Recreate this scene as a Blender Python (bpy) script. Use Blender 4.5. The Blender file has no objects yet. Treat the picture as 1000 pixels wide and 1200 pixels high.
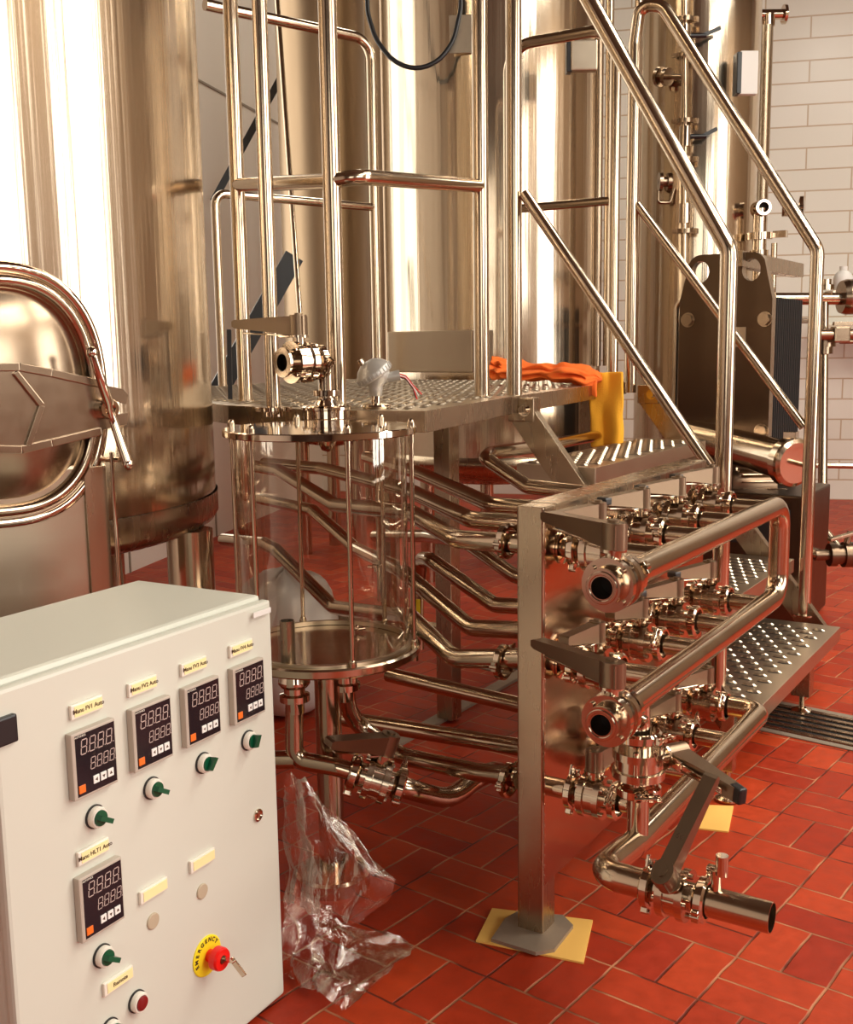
import bpy, bmesh, math, random
from mathutils import Vector, Matrix, noise
random.seed(7)
SC = bpy.context.scene
COL = SC.collection
PI = math.pi
V3 = Vector
# ------------------------------------------------------------------ camera
H = 1.25
FPX = 1282.86
YM = 0.56856401
def W(v):
    x, y, z = v
    s, c = math.sin(YM), math.cos(YM)
    return V3((x*c - y*s, x*s + y*c, z))
_P, _R = .1512672, -.01434069
_r = V3((1, 0, 0)); _f = V3((0, math.cos(_P), -math.sin(_P))); _u = V3((0, math.sin(_P), math.cos(_P)))
CR = W(math.cos(_R)*_r + math.sin(_R)*_u); CU = W(-math.sin(_R)*_r + math.cos(_R)*_u); CF = W(_f)
CO = V3((0, 0, H))
cd = bpy.data.cameras.new('camera'); cam = bpy.data.objects.new('camera', cd); COL.objects.link(cam)
cd.sensor_fit = 'VERTICAL'; cd.sensor_height = 24; cd.sensor_width = 20; cd.lens = 24*FPX/1200
cd.clip_start = .05; cd.clip_end = 100
m = Matrix((CR, CU, -CF)).transposed().to_4x4(); m.translation = CO; cam.matrix_world = m
SC.camera = cam
def ray(px, py): return CF + CR*((px-500)/FPX) - CU*((py-600)/FPX)
# a measured photo pixel turned into a real point on a known horizontal / vertical plane of the room
def Pz(px, py, z): d = ray(px, py); return CO + d*((z-H)/d.z)
def Px(px, py, x): d = ray(px, py); return CO + d*(x/d.x)
def Py(px, py, y): d = ray(px, py); return CO + d*(y/d.y)
def Pd(px, py, dist): return CO + ray(px, py)*dist
def Pn(px, py, o, n): d = ray(px, py); return CO + d*((o-CO).dot(n)/d.dot(n))
def Pv(px, py, b):
    n = V3((b[0], b[1], 0)); d = ray(px, py); return CO + d*(n.dot(n)/d.dot(n))
HF = V3((CF.x, CF.y, 0)).normalized(); HR = V3((HF.y, -HF.x, 0))
SC.view_settings.view_transform = 'Standard'; SC.view_settings.look = 'None'
SC.view_settings.exposure = 0.45; SC.view_settings.gamma = 1.0; SC.view_settings.use_curve_mapping = False

# ------------------------------------------------------------------ materials
def mat(name, col, rough=.5, metal=0., **k):
    m = bpy.data.materials.new(name); m.use_nodes = True
    b = m.node_tree.nodes['Principled BSDF']
    b.inputs['Base Color'].default_value = (*col, 1); b.inputs['Roughness'].default_value = rough
    b.inputs['Metallic'].default_value = metal
    for kk, v in k.items(): b.inputs[kk.replace('_', ' ')].default_value = v
    return m
def N(m, t, **k):
    n = m.node_tree.nodes.new(t)
    for a, v in k.items(): setattr(n, a, v)
    return n
def L(m, a, b): m.node_tree.links.new(a, b)
def BS(m): return m.node_tree.nodes['Principled BSDF']
def steel(name, col, rough, var=.08, scale=(30, 30, 2), bump=0., aniso=0.):
    m = mat(name, col, rough, 1.)
    tc = N(m, 'ShaderNodeTexCoord'); mp = N(m, 'ShaderNodeMapping'); mp.inputs['Scale'].default_value = scale
    nz = N(m, 'ShaderNodeTexNoise'); nz.inputs['Scale'].default_value = 3; nz.inputs['Detail'].default_value = 5
    L(m, tc.outputs['Object'], mp.inputs[0]); L(m, mp.outputs[0], nz.inputs['Vector'])
    mr = N(m, 'ShaderNodeMapRange'); mr.inputs[3].default_value = max(.02, rough-var); mr.inputs[4].default_value = rough+var
    L(m, nz.outputs[0], mr.inputs[0]); L(m, mr.outputs[0], BS(m).inputs['Roughness'])
    if bump:
        bp = N(m, 'ShaderNodeBump'); bp.inputs['Strength'].default_value = bump; bp.inputs['Distance'].default_value = .002
        L(m, nz.outputs[0], bp.inputs['Height']); L(m, bp.outputs[0], BS(m).inputs['Normal'])
    if aniso:
        m2 = N(m, 'ShaderNodeMapping'); m2.inputs['Scale'].default_value = (7, 7, .10); n2 = N(m, 'ShaderNodeTexNoise'); n2.inputs['Scale'].default_value = 4; n2.inputs['Detail'].default_value = 3
        L(m, tc.outputs['Object'], m2.inputs[0]); L(m, m2.outputs[0], n2.inputs['Vector'])
        b2 = N(m, 'ShaderNodeBump'); b2.inputs['Strength'].default_value = .32; b2.inputs['Distance'].default_value = .006
        L(m, n2.outputs[0], b2.inputs['Height']); L(m, b2.outputs[0], bp.inputs['Normal'])
        tg = N(m, 'ShaderNodeTangent', direction_type='RADIAL', axis='Z')
        BS(m).inputs['Anisotropic'].default_value = aniso
        L(m, tg.outputs[0], BS(m).inputs['Tangent'])
    return m
SC1 = (.58, .465, .345)
M = {}
M['tube'] = steel('satin_steel_tube', SC1, .17, .06, (8, 8, 8))
M['polish'] = steel('polished_steel', (.66, .55, .44), .07, .04, (6, 6, 6))
M['vbody'] = steel('valve_body_steel', (.60, .49, .38), .15, .05, (9, 9, 9))
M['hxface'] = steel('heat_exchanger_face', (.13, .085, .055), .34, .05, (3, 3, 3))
M['lever'] = steel('lever_steel', (.27, .195, .13), .38, .05, (9, 9, 9))
M['sheet'] = steel('brushed_sheet_steel', (.44, .34, .24), .27, .05, (9, 9, 2))
M['panel'] = steel('mirror_sheet_steel', (.52, .37, .25), .16, .07, (2, 2, 9), bump=.25)
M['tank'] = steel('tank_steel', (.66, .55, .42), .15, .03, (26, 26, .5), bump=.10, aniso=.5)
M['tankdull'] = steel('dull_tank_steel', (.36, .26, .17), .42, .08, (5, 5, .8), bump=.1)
M['plate'] = steel('stainless_plate', (.56, .47, .36), .32, .06, (5, 5, 5), bump=.03)
M['cast'] = steel('cast_steel', (.36, .27, .19), .24, .05, (12, 12, 12), bump=.03)
M['darksteel'] = steel('dark_frame_steel', (.20, .135, .09), .30, .06, (3, 3, 3))
M['aluminium'] = mat('grey_cast_aluminium', (.52, .49, .45), .42, .55)
M['black'] = mat('black_plastic', (.012, .011, .012), .35)
M['rubber'] = mat('black_rubber', (.015, .013, .012), .6)
M['dark'] = mat('dark_bore', (.006, .004, .004), .7)
M['paint'] = mat('cream_powder_coat', (.66, .66, .575), .38)
M['paintedge'] = mat('grey_gasket', (.30, .25, .19), .6)
M['label'] = mat('yellow_label', (.95, .83, .42), .55)
M['holder'] = mat('clear_label_holder', (.86, .80, .70), .15)
M['ink'] = mat('brown_black_ink', (.07, .03, .01), .7)
M['bezel'] = mat('grey_bezel', (.50, .43, .36), .4)
M['face'] = mat('black_display_window', (.010, .008, .012), .16)
M['seg'] = mat('unlit_segment', (.50, .38, .34), .5)
M['whitekey'] = mat('white_key', (.9, .88, .84), .4)
M['orange'] = mat('orange_key', (.9, .18, .02), .4)
M['green'] = mat('green_knob', (.003, .085, .035), .25)
M['redlens'] = mat('dark_red_lens', (.22, .012, .012), .2)
M['red'] = mat('red_button', (.85, .010, .006), .3)
M['yellow'] = mat('yellow_ring', (.95, .78, .02), .4)
M['plug'] = mat('beige_plug', (.50, .41, .29), .45)
M['paper'] = mat('yellow_card', (.88, .52, .12), .8)
M['white'] = mat('white_plastic', (.80, .78, .74), .45)
M['wallpanel'] = mat('pale_wall_panel', (.80, .73, .64), .35)
M['ceil'] = mat('ceiling_paint', (.10, .06, .035), .8)
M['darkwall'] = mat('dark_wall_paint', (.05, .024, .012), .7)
M['cable'] = mat('black_cable', (.01, .01, .012), .4)
M['wirered'] = mat('red_wire', (.7, .02, .015), .4)
M['wirewhite'] = mat('white_wire', (.85, .83, .8), .4)
M['concrete'] = steel('dusty_foot_plate', (.36, .29, .22), .55, .2, (9, 9, 9), bump=.5); BS(M['concrete']).inputs['Metallic'].default_value = .6
M['rightwall'] = mat('tan_wall_paint', (.33, .24, .155), .6)
def emis(name, col, s):
    m = mat(name, (0, 0, 0)); b = BS(m)
    b.inputs['Emission Color'].default_value = (*col, 1); b.inputs['Emission Strength'].default_value = s
    return m
# floor: basket-weave quarry tiles
def floor_mat():
    m = mat('red_quarry_tiles', (.4, .08, .03), .38)
    tc = N(m, 'ShaderNodeTexCoord'); mp = N(m, 'ShaderNodeMapping', vector_type='TEXTURE')
    P = .1837
    th = -(.67194497-YM)          # tile yaw relative to the stair frame
    mp.inputs['Rotation'].default_value = (0, 0, th); mp.inputs['Scale'].default_value = (P, P, 1)
    # phase: lines at across=-.988, along=2.389
    ca, sa = math.cos(th), math.sin(th)
    lx, ly = -.988, 2.389
    mp.inputs['Location'].default_value = (ca*lx-sa*ly, sa*lx+ca*ly, 0)
    L(m, tc.outputs['Object'], mp.inputs[0])
    wn = N(m, 'ShaderNodeTexNoise'); wn.inputs['Scale'].default_value = 2.2; wn.inputs['Detail'].default_value = 4
    L(m, mp.outputs[0], wn.inputs['Vector'])
    va = N(m, 'ShaderNodeVectorMath', operation='MULTIPLY_ADD'); va.inputs[1].default_value = (.05, .05, 0)
    L(m, wn.outputs[1], va.inputs[0]); L(m, mp.outputs[0], va.inputs[2])
    sp = N(m, 'ShaderNodeSeparateXYZ'); L(m, va.outputs[0], sp.inputs[0])
    def mth(op, a, b=None, c=None):
        n = N(m, 'ShaderNodeMath', operation=op)
        for i, s in enumerate((a, b, c)):
            if s is None: continue
            if isinstance(s, (int, float)): n.inputs[i].default_value = s
            else: L(m, s, n.inputs[i])
        return n.outputs[0]
    u, v = sp.outputs[0], sp.outputs[1]
    fu, fv = mth('FRACT', u), mth('FRACT', v)
    iu, iv = mth('FLOOR', u), mth('FLOOR', v)
    par = mth('MODULO', mth('ADD', mth('ADD', iu, iv), 1000), 2)
    par = mth('GREATER_THAN', par, .5)
    eu = mth('MINIMUM', fu, mth('SUBTRACT', 1, fu)); ev = mth('MINIMUM', fv, mth('SUBTRACT', 1, fv))
    su = mth('ABSOLUTE', mth('SUBTRACT', fu, .5)); sv = mth('ABSOLUTE', mth('SUBTRACT', fv, .5))
    s = mth('ADD', mth('MULTIPLY', par, su), mth('MULTIPLY', mth('SUBTRACT', 1, par), sv))
    d = mth('MINIMUM', mth('MINIMUM', eu, ev), s)
    mr = N(m, 'ShaderNodeMapRange'); mr.inputs[1].default_value = .008; mr.inputs[2].default_value = .020; L(m, d, mr.inputs[0])
    half = mth('ADD', mth('MULTIPLY', par, mth('GREATER_THAN', fu, .5)), mth('MULTIPLY', mth('SUBTRACT', 1, par), mth('GREATER_THAN', fv, .5)))
    cx = N(m, 'ShaderNodeCombineXYZ'); L(m, iu, cx.inputs[0]); L(m, iv, cx.inputs[1]); L(m, half, cx.inputs[2])
    wh = N(m, 'ShaderNodeTexWhiteNoise'); L(m, cx.outputs[0], wh.inputs['Vector'])
    cr = N(m, 'ShaderNodeValToRGB'); e = cr.color_ramp.elements
    e[0].color = (.40, .026, .006, 1); e[1].color = (.60, .062, .013, 1); L(m, wh.outputs[0], cr.inputs[0])
    n2 = N(m, 'ShaderNodeTexNoise'); n2.inputs['Scale'].default_value = 5; n2.inputs['Detail'].default_value = 6; L(m, mp.outputs[0], n2.inputs['Vector'])
    mx = N(m, 'ShaderNodeMix', data_type='RGBA', blend_type='MULTIPLY'); mx.inputs[0].default_value = .45
    L(m, cr.outputs[0], mx.inputs[6]); L(m, n2.outputs[0], mx.inputs[7])
    cr2 = N(m, 'ShaderNodeValToRGB'); e = cr2.color_ramp.elements
    e[0].position = .42; e[1].position = .6; e[0].color = (.12, .018, .008, 1); e[1].color = (.50, .21, .10, 1)
    n3 = N(m, 'ShaderNodeTexNoise'); n3.inputs['Scale'].default_value = 1.1; L(m, mp.outputs[0], n3.inputs['Vector']); L(m, n3.outputs[0], cr2.inputs[0])
    mg = N(m, 'ShaderNodeMix', data_type='RGBA'); L(m, mr.outputs[0], mg.inputs[0])
    L(m, cr2.outputs[0], mg.inputs[6]); L(m, mx.outputs[2], mg.inputs[7]); L(m, mg.outputs[2], BS(m).inputs['Base Color'])
    r2 = N(m, 'ShaderNodeMapRange'); r2.inputs[3].default_value = .36; r2.inputs[4].default_value = .62; BS(m).inputs['Specular IOR Level'].default_value = .28; L(m, n2.outputs[0], r2.inputs[0]); L(m, r2.outputs[0], BS(m).inputs['Roughness'])
    bp = N(m, 'ShaderNodeBump'); bp.inputs['Strength'].default_value = .6; bp.inputs['Distance'].default_value = .004
    ad = mth('ADD', mr.outputs[0], mth('MULTIPLY', n2.outputs[0], .5)); L(m, ad, bp.inputs['Height']); L(m, bp.outputs[0], BS(m).inputs['Normal'])
    return m
M['floor'] = floor_mat()
def brick_mat():
    m = mat('white_glazed_bricks', (.8, .75, .66), .25)
    tc = N(m, 'ShaderNodeTexCoord'); mp = N(m, 'ShaderNodeMapping'); mp.inputs['Rotation'].default_value = (PI/2, 0, 0)
    L(m, tc.outputs['Object'], mp.inputs[0])
    b = N(m, 'ShaderNodeTexBrick'); b.inputs['Scale'].default_value = 1; b.inputs['Brick Width'].default_value = .66
    b.inputs['Row Height'].default_value = .158; b.inputs['Mortar Size'].default_value = .006; b.inputs['Mortar Smooth'].default_value = .2
    b.inputs['Color1'].default_value = (.80, .77, .68, 1); b.inputs['Color2'].default_value = (.84, .81, .73, 1); b.inputs['Mortar'].default_value = (.58, .45, .32, 1)
    b.inputs['Bias'].default_value = 0
    cx = N(m, 'ShaderNodeSeparateXYZ'); L(m, tc.outputs['Object'], cx.inputs[0]); cy = N(m, 'ShaderNodeCombineXYZ'); L(m, cx.outputs[0], cy.inputs[0]); L(m, cx.outputs[2], cy.inputs[1])
    L(m, cy.outputs[0], b.inputs['Vector']); L(m, b.outputs[0], BS(m).inputs['Base Color'])
    bp = N(m, 'ShaderNodeBump', invert=True); bp.inputs['Strength'].default_value = .5; bp.inputs['Distance'].default_value = .004
    L(m, b.outputs[1], bp.inputs['Height']); L(m, bp.outputs[0], BS(m).inputs['Normal'])
    return m
M['brick'] = brick_mat()
def clear_mat(name, tint, gloss, rough, bump=0., power=2.):
    m = bpy.data.materials.new(name); m.use_nodes = True; nt = m.node_tree; nt.nodes.clear()
    o = nt.nodes.new('ShaderNodeOutputMaterial'); t = nt.nodes.new('ShaderNodeBsdfTransparent'); g = nt.nodes.new('ShaderNodeBsdfGlossy')
    t.inputs[0].default_value = (*tint, 1); g.inputs['Roughness'].default_value = rough; g.inputs[0].default_value = (1, .95, .88, 1)
    lw = nt.nodes.new('ShaderNodeLayerWeight'); lw.inputs[0].default_value = gloss
    mx = nt.nodes.new('ShaderNodeMixShader'); pw = nt.nodes.new('ShaderNodeMath'); pw.operation = 'POWER'; pw.inputs[1].default_value = power; nt.links.new(lw.outputs[1], pw.inputs[0]); nt.links.new(pw.outputs[0], mx.inputs[0])
    nt.links.new(t.outputs[0], mx.inputs[1]); nt.links.new(g.outputs[0], mx.inputs[2]); nt.links.new(mx.outputs[0], o.inputs[0])
    if bump:
        nz = nt.nodes.new('ShaderNodeTexNoise'); nz.inputs['Scale'].default_value = 22; nz.inputs['Detail'].default_value = 4
        b = nt.nodes.new('ShaderNodeBump'); b.inputs['Strength'].default_value = bump; b.inputs['Distance'].default_value = .01
        nt.links.new(nz.outputs[0], b.inputs['Height']); nt.links.new(b.outputs[0], g.inputs['Normal']); nt.links.new(b.outputs[0], lw.inputs['Normal'])
    return m
M['glass'] = clear_mat('acrylic_cylinder', (.94, .91, .86), .42, .03, 0., 1.3)
M['film'] = clear_mat('clear_plastic_film', (.93, .90, .88), .5, .05, .35, .8)
def cloth_mat():
    m = mat('orange_microfibre', (.9, .33, .03), .95)
    tc = N(m, 'ShaderNodeTexCoord'); nz = N(m, 'ShaderNodeTexNoise'); nz.inputs['Scale'].default_value = 260; nz.inputs['Detail'].default_value = 2
    L(m, tc.outputs['Object'], nz.inputs['Vector'])
    bp = N(m, 'ShaderNodeBump'); bp.inputs['Strength'].default_value = .6; bp.inputs['Distance'].default_value = .004
    L(m, nz.outputs[0], bp.inputs['Height']); L(m, bp.outputs[0], BS(m).inputs['Normal'])
    return m
M['clothy'] = cloth_mat(); BS(M['clothy']).inputs['Base Color'].default_value = (.93, .44, .03, 1)
M['clotho'] = cloth_mat(); BS(M['clotho']).inputs['Base Color'].default_value = (.86, .16, .02, 1)

# ------------------------------------------------------------------ geometry collector
class G:
    def __init__(s): s.v = []; s.f = []; s.sm = []; s.mi = []
    def add(s, vs, fs, smooth=False, mi=0):
        o = len(s.v); s.v += [V3(v) for v in vs]
        for f in fs: s.f.append([i+o for i in f]); s.sm.append(smooth); s.mi.append(mi)
        return s
    def box(s, c, size, ax=None, ch=.0015, mi=0):
        ax = ax or (V3((1, 0, 0)), V3((0, 1, 0)), V3((0, 0, 1)))
        bm = bmesh.new(); bmesh.ops.create_cube(bm, size=1)
        for v in bm.verts: v.co = V3((v.co.x*size[0], v.co.y*size[1], v.co.z*size[2]))
        ch = min(ch, min(size)*.3)
        if ch > 0: bmesh.ops.bevel(bm, geom=bm.edges[:], offset=ch, segments=2, affect='EDGES', profile=.6)
        bm.verts.index_update(); c = V3(c)
        s.add([c + ax[0]*v.co.x + ax[1]*v.co.y + ax[2]*v.co.z for v in bm.verts], [[v.index for v in f.verts] for f in bm.faces], False, mi)
        bm.free(); return s
    def bar(s, a, b, w, h, up=(0, 0, 1), ch=.0015, mi=0):
        a, b = V3(a), V3(b); x = (b-a).normalized(); up = V3(up); y = up.cross(x).normalized(); z = x.cross(y)
        return s.box((a+b)/2, ((b-a).length, w, h), (x, y, z), ch, mi)
    def sweep(s, pts, r, seg=20, caps=True, mi=0):
        pts = [V3(p) for p in pts]; n = len(pts); T = []
        for i in range(n):
            t = (pts[min(i+1, n-1)]-pts[max(i-1, 0)]); T.append(t.normalized())
        a = T[0].orthogonal().normalized(); rings = []
        rr = r if isinstance(r, (list, tuple)) else [r]*n
        for i in range(n):
            if i: a = (T[i-1].rotation_difference(T[i])) @ a; a = (a - T[i]*a.dot(T[i])).normalized()
            b = T[i].cross(a); rings.append([pts[i]+(a*math.cos(k*2*PI/seg)+b*math.sin(k*2*PI/seg))*rr[i] for k in range(seg)])
        vs = [p for q in rings for p in q]; fs = []
        for i in range(n-1):
            for k in range(seg): k2 = (k+1) % seg; fs.append([i*seg+k, i*seg+k2, (i+1)*seg+k2, (i+1)*seg+k])
        s.add(vs, fs, True, mi)
        if caps: s.add(rings[0], [list(range(seg))[::-1]], False, mi); s.add(rings[-1], [list(range(seg))], False, mi)
        return s
    def tube(s, pts, r, bend=.05, seg=20, caps=True, mi=0):
        pts = [V3(p) for p in pts]; out = [pts[0]]
        for i in range(1, len(pts)-1):
            p, a, b = pts[i], pts[i-1], pts[i+1]; u = (a-p); w = (b-p); lu, lw = u.length, w.length; u.normalize(); w.normalize()
            ang = u.angle(w)
            if ang > 3.1: out.append(p); continue
            t = min(bend/math.tan(ang/2), lu*.48, lw*.48); R = t*math.tan(ang/2)
            c = p + (u+w).normalized()*(R/math.sin(ang/2)); v0 = (p+u*t)-c; tot = PI-ang
            axis = v0.cross((p+w*t)-c).normalized(); k = max(3, int(tot/.16))
            for j in range(k+1): out.append(c + Matrix.Rotation(tot*j/k, 3, axis) @ v0)
        out.append(pts[-1]); return s.sweep(out, r, seg, caps, mi)
    def lathe(s, o, axis, prof, seg=32, mi=0, closed=False, smooth=True):
        o = V3(o); ax = V3(axis).normalized(); a = ax.orthogonal().normalized()
        if abs(ax.z) > .99: a = V3((1, 0, 0))
        b = ax.cross(a); vs = []; n = len(prof)
        for t, r in prof:
            for k in range(seg): q = k*2*PI/seg; vs.append(o+ax*t+(a*math.cos(q)+b*math.sin(q))*max(r, 1e-5))
        for i in range(n if closed else n-1):
            j = (i+1) % n; fs = []
            for k in range(seg): k2 = (k+1) % seg; fs.append([k, k2, seg+k2, seg+k])
            s.add(vs[i*seg:(i+1)*seg]+vs[j*seg:(j+1)*seg], fs, smooth, mi)   # split rings keep machined edges crisp
        return s
    def slathe(s, o, axis, prof, seg=32, mi=0):
        o = V3(o); ax = V3(axis).normalized(); a = ax.orthogonal().normalized(); b = ax.cross(a); vs = []
        for t, r in prof:
            for k in range(seg): q = k*2*PI/seg; vs.append(o+ax*t+(a*math.cos(q)+b*math.sin(q))*max(r, 1e-5))
        fs = [[i*seg+k, i*seg+(k+1) % seg, (i+1)*seg+(k+1) % seg, (i+1)*seg+k] for i in range(len(prof)-1) for k in range(seg)]
        return s.add(vs, fs, True, mi)
    def cyl(s, a, b, r, seg=20, mi=0):
        a, b = V3(a), V3(b); return s.lathe(a, b-a, [(0, 0), (0, r), ((b-a).length, r), ((b-a).length, 0)], seg, mi)
    def ball(s, c, r, seg=16, mi=0, sc=(1, 1, 1)):
        vs = []; fs = []; c = V3(c); n = seg//2
        for i in range(n+1):
            for k in range(seg):
                t = PI*i/n; p = 2*PI*k/seg; vs.append(c+V3((math.sin(t)*math.cos(p)*sc[0], math.sin(t)*math.sin(p)*sc[1], math.cos(t)*sc[2]))*r)
        for i in range(n):
            for k in range(seg): k2 = (k+1) % seg; fs.append([i*seg+k, (i+1)*seg+k, (i+1)*seg+k2, i*seg+k2])
        return s.add(vs, fs, True, mi)
    def prism(s, poly, o, u, v, w, d, mi=0):
        o, u, v, w = V3(o), V3(u), V3(v), V3(w); n = len(poly)
        A = [o+u*x+v*y for x, y in poly]; B = [p+w*d for p in A]
        s.add(A+B, [list(range(n))[::-1], [n+i for i in range(n)]]+[[i, (i+1) % n, n+(i+1) % n, n+i] for i in range(n)], False, mi)
        return s
    def quad(s, a, b, c, d, mi=0): return s.add([a, b, c, d], [[0, 1, 2, 3]], False, mi)
    def obj(s, name, mats, parent=None, local=False):
        if not isinstance(mats, (list, tuple)): mats = [mats]
        me = bpy.data.meshes.new(name)
        off = V3((0, 0, 0))
        if parent is not None and not local:
            q = parent
            while q is not None: off = off + q.location; q = q.parent
        me.from_pydata([tuple(v-off) for v in s.v], [], s.f)
        for mm in mats: me.materials.append(M[mm])
        me.polygons.foreach_set('use_smooth', s.sm); me.polygons.foreach_set('material_index', s.mi)
        bm = bmesh.new(); bm.from_mesh(me); bmesh.ops.recalc_face_normals(bm, faces=bm.faces[:]); bm.to_mesh(me); bm.free()
        me.update()
        o = bpy.data.objects.new(name, me); COL.objects.link(o)
        if parent is not None: o.parent = parent
        return o
def tag(o, label=None, cat=None, group=None, kind=None):
    if label: o['label'] = label
    if cat: o['category'] = cat
    if group: o['group'] = group
    if kind: o['kind'] = kind
    return o
def thing(name, label, cat, loc=(0, 0, 0), group=None):
    o = bpy.data.objects.new(name, None); COL.objects.link(o); o.location = loc; o.empty_display_size = .05
    return tag(o, label, cat, group)
def struct(name, g, mats, parent=None):
    o = g.obj(name, mats, parent)
    if parent is None: o['kind'] = 'structure'
    return o
def copy_tree(o, parent=None):
    c = o.copy(); COL.objects.link(c); c.parent = parent
    for ch in o.children: copy_tree(ch, c)
    return c
def place(o, pos, xax, zax):
    x = V3(xax).normalized(); z = V3(zax); z = (z - x*z.dot(x)).normalized(); y = z.cross(x)
    m = Matrix((x, y, z)).transposed().to_4x4(); m.translation = V3(pos); o.matrix_world = m; return o
def text_mesh(name, body, size, mat_, parent, M4, extrude=.0003, bold=0.):
    c = bpy.data.curves.new(name, 'FONT'); c.body = body; c.size = size; c.align_x = 'CENTER'; c.align_y = 'CENTER'; c.extrude = extrude; c.offset = bold
    t = bpy.data.objects.new(name, c); COL.objects.link(t)
    bpy.context.view_layer.update()
    me = bpy.data.meshes.new_from_object(t.evaluated_get(bpy.context.evaluated_depsgraph_get()))
    bpy.data.objects.remove(t); me.materials.clear(); me.materials.append(M[mat_]); me.transform(M4)
    o = bpy.data.objects.new(name, me); COL.objects.link(o); o.parent = parent; return o
def basis(o, x, y, z): m = Matrix((V3(x), V3(y), V3(z))).transposed().to_4x4(); m.translation = V3(o); return m
UX, UY, UZ = V3((1, 0, 0)), V3((0, 1, 0)), V3((0, 0, 1))

# ------------------------------------------------------------------ room shell
WP = Pz(980, 583.5, 0)                      # foot of the white brick wall
wy = math.radians(103)-YM
E1 = V3((math.sin(wy), math.cos(wy), 0)); EN = V3((E1.y, -E1.x, 0))   # EN points back at the camera
RW_, LW_, BACK, ZC = 3.3, -4.25, 15.5, 4.6
def rp(a, n, z=0): return WP + E1*a + EN*n + UZ*z
struct('floor', G().quad(rp(LW_-1, -.2), rp(RW_+1, -.2), rp(RW_+1, BACK), rp(LW_-1, BACK)), 'floor')
struct('ceiling', G().quad(rp(LW_-1, -.2, ZC), rp(LW_-1, BACK, ZC), rp(RW_+1, BACK, ZC), rp(RW_+1, -.2, ZC)), 'ceil')
gb = G().box((4*0, -.05, ZC/2), (16, .1, ZC), ch=0)
wb = gb.obj('wall_back', 'brick', local=True); wb['kind'] = 'structure'
mm = Matrix((E1, EN*-1, UZ)).transposed().to_4x4(); mm.translation = WP - EN*.0 ; wb.matrix_world = mm
g = G().box(rp(RW_+.05, BACK/2, ZC/2), (.1, BACK, ZC), (E1, EN, UZ), 0); struct('wall_right', g, 'rightwall')
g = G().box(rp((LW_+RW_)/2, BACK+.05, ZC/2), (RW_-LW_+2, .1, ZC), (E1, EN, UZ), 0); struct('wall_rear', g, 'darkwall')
LWx = LW_
g = G().box(rp(LWx-.05, BACK/2, ZC/2), (.1, BACK, ZC), (E1, EN, UZ), 0)
struct('wall_left', g, 'wallpanel')
g = G()
for n_ in (2.4, 3.6, 4.8, 6.0, 7.2):
    g.box(rp(LWx+.004, n_, ZC/2), (.008, .012, ZC), (E1, EN, UZ), 0)
g.box(rp(LWx+.004, BACK/2, 2.93), (.008, BACK, .014), (E1, EN, UZ), 0)
struct('trim_1', g, 'paintedge')
M['window'] = emis('daylight_window', (1, .96, .88), 6.5)
M['window2'] = emis('daylight_window_soft', (1, .93, .80), 2.2); M['window3'] = emis('daylight_window_dim', (1, .96, .88), 5.0)
M['lamp'] = emis('lamp_diffuser', (1, .94, .82), 22.)
def window(nm, a, b, na, nb, z0, z1, m_):
    """glazing in the right wall (a None) or rear wall"""
    g = G(); fr = G(); t = .05
    if a is None:
        p = [rp(RW_-.012, na, z0), rp(RW_-.012, nb, z0), rp(RW_-.012, nb, z1), rp(RW_-.012, na, z1)]
        ax = (EN, E1, UZ); c0 = rp(RW_-.03, (na+nb)/2, 0); w = abs(nb-na)
    elif a == 'L':
        p = [rp(LW_+.03, na, z0), rp(LW_+.03, nb, z0), rp(LW_+.03, nb, z1), rp(LW_+.03, na, z1)]
        ax = (EN, E1, UZ); c0 = rp(LW_+.05, (na+nb)/2, 0); w = abs(nb-na)
    else:
        p = [rp(a, BACK-.012, z0), rp(b, BACK-.012, z0), rp(b, BACK-.012, z1), rp(a, BACK-.012, z1)]
        ax = (E1, EN, UZ); c0 = rp((a+b)/2, BACK-.03, 0); w = abs(b-a)
    f = fr
    for z in (z0, z1): f.box(c0+UZ*z, (w+.1, .06, .08), ax)
    for s in (-.5, 0, .5): f.box(c0+ax[0]*w*s+UZ*(z0+z1)/2, (.06, .06, z1-z0), ax)
    o = f.obj(nm, 'darksteel'); o['kind'] = 'structure'
    g.quad(*p).obj('pane', m_, o)
window('window_1', None, None, 5.05, 5.8, .4, 3.9, 'window')
window('window_2', None, None, 5.98, 6.9, .4, 3.9, 'window')
window('window_3', None, None, 8.9, 12.8, 1.7, 3.9, 'window3')
window('window_4', -1.2, 1.6, 0, 0, .9, 3.7, 'window2')
window('added_pane_5', 'L', None, 2.6, 4.2, 1.0, 3.9, 'window2')  # unseen glowing pane added in the left wall for a bright tank reflection
def lamp(a, n, w, d, i):
    t = thing('ceiling_lamp', 'recessed rectangular ceiling lamp above the brewing floor', 'lamp', rp(a, n, ZC), 'ceiling lamps over the brewing floor')
    c = rp(a, n, ZC-.05)
    G().box(c, (w+.08, d+.08, .08), (E1, EN, UZ)).obj('housing', 'white', t)
    G().quad(*[c+E1*(w/2*x)+EN*(d/2*y)-UZ*.042 for x, y in ((-1, -1), (-1, 1), (1, 1), (1, -1))]).obj('diffuser', 'lamp', t)
for i, (a, n) in enumerate(((1.7, 1.7), (.3, 5.3), (1.4, 5.3), (2.5, 5.3), (1.4, 8.2), (2.5, 8.2), (-3.0, 1.8))):  # last lamp added by the left wall only to brighten its pale panels
    lamp(a, n, .3, 1.2 if n < 4 else 2.2, i)
w = bpy.data.worlds.new('world'); SC.world = w; w.use_nodes = True
w.node_tree.nodes['Background'].inputs[0].default_value = (1, .8, .6, 1); w.node_tree.nodes['Background'].inputs[1].default_value = .02

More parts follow.
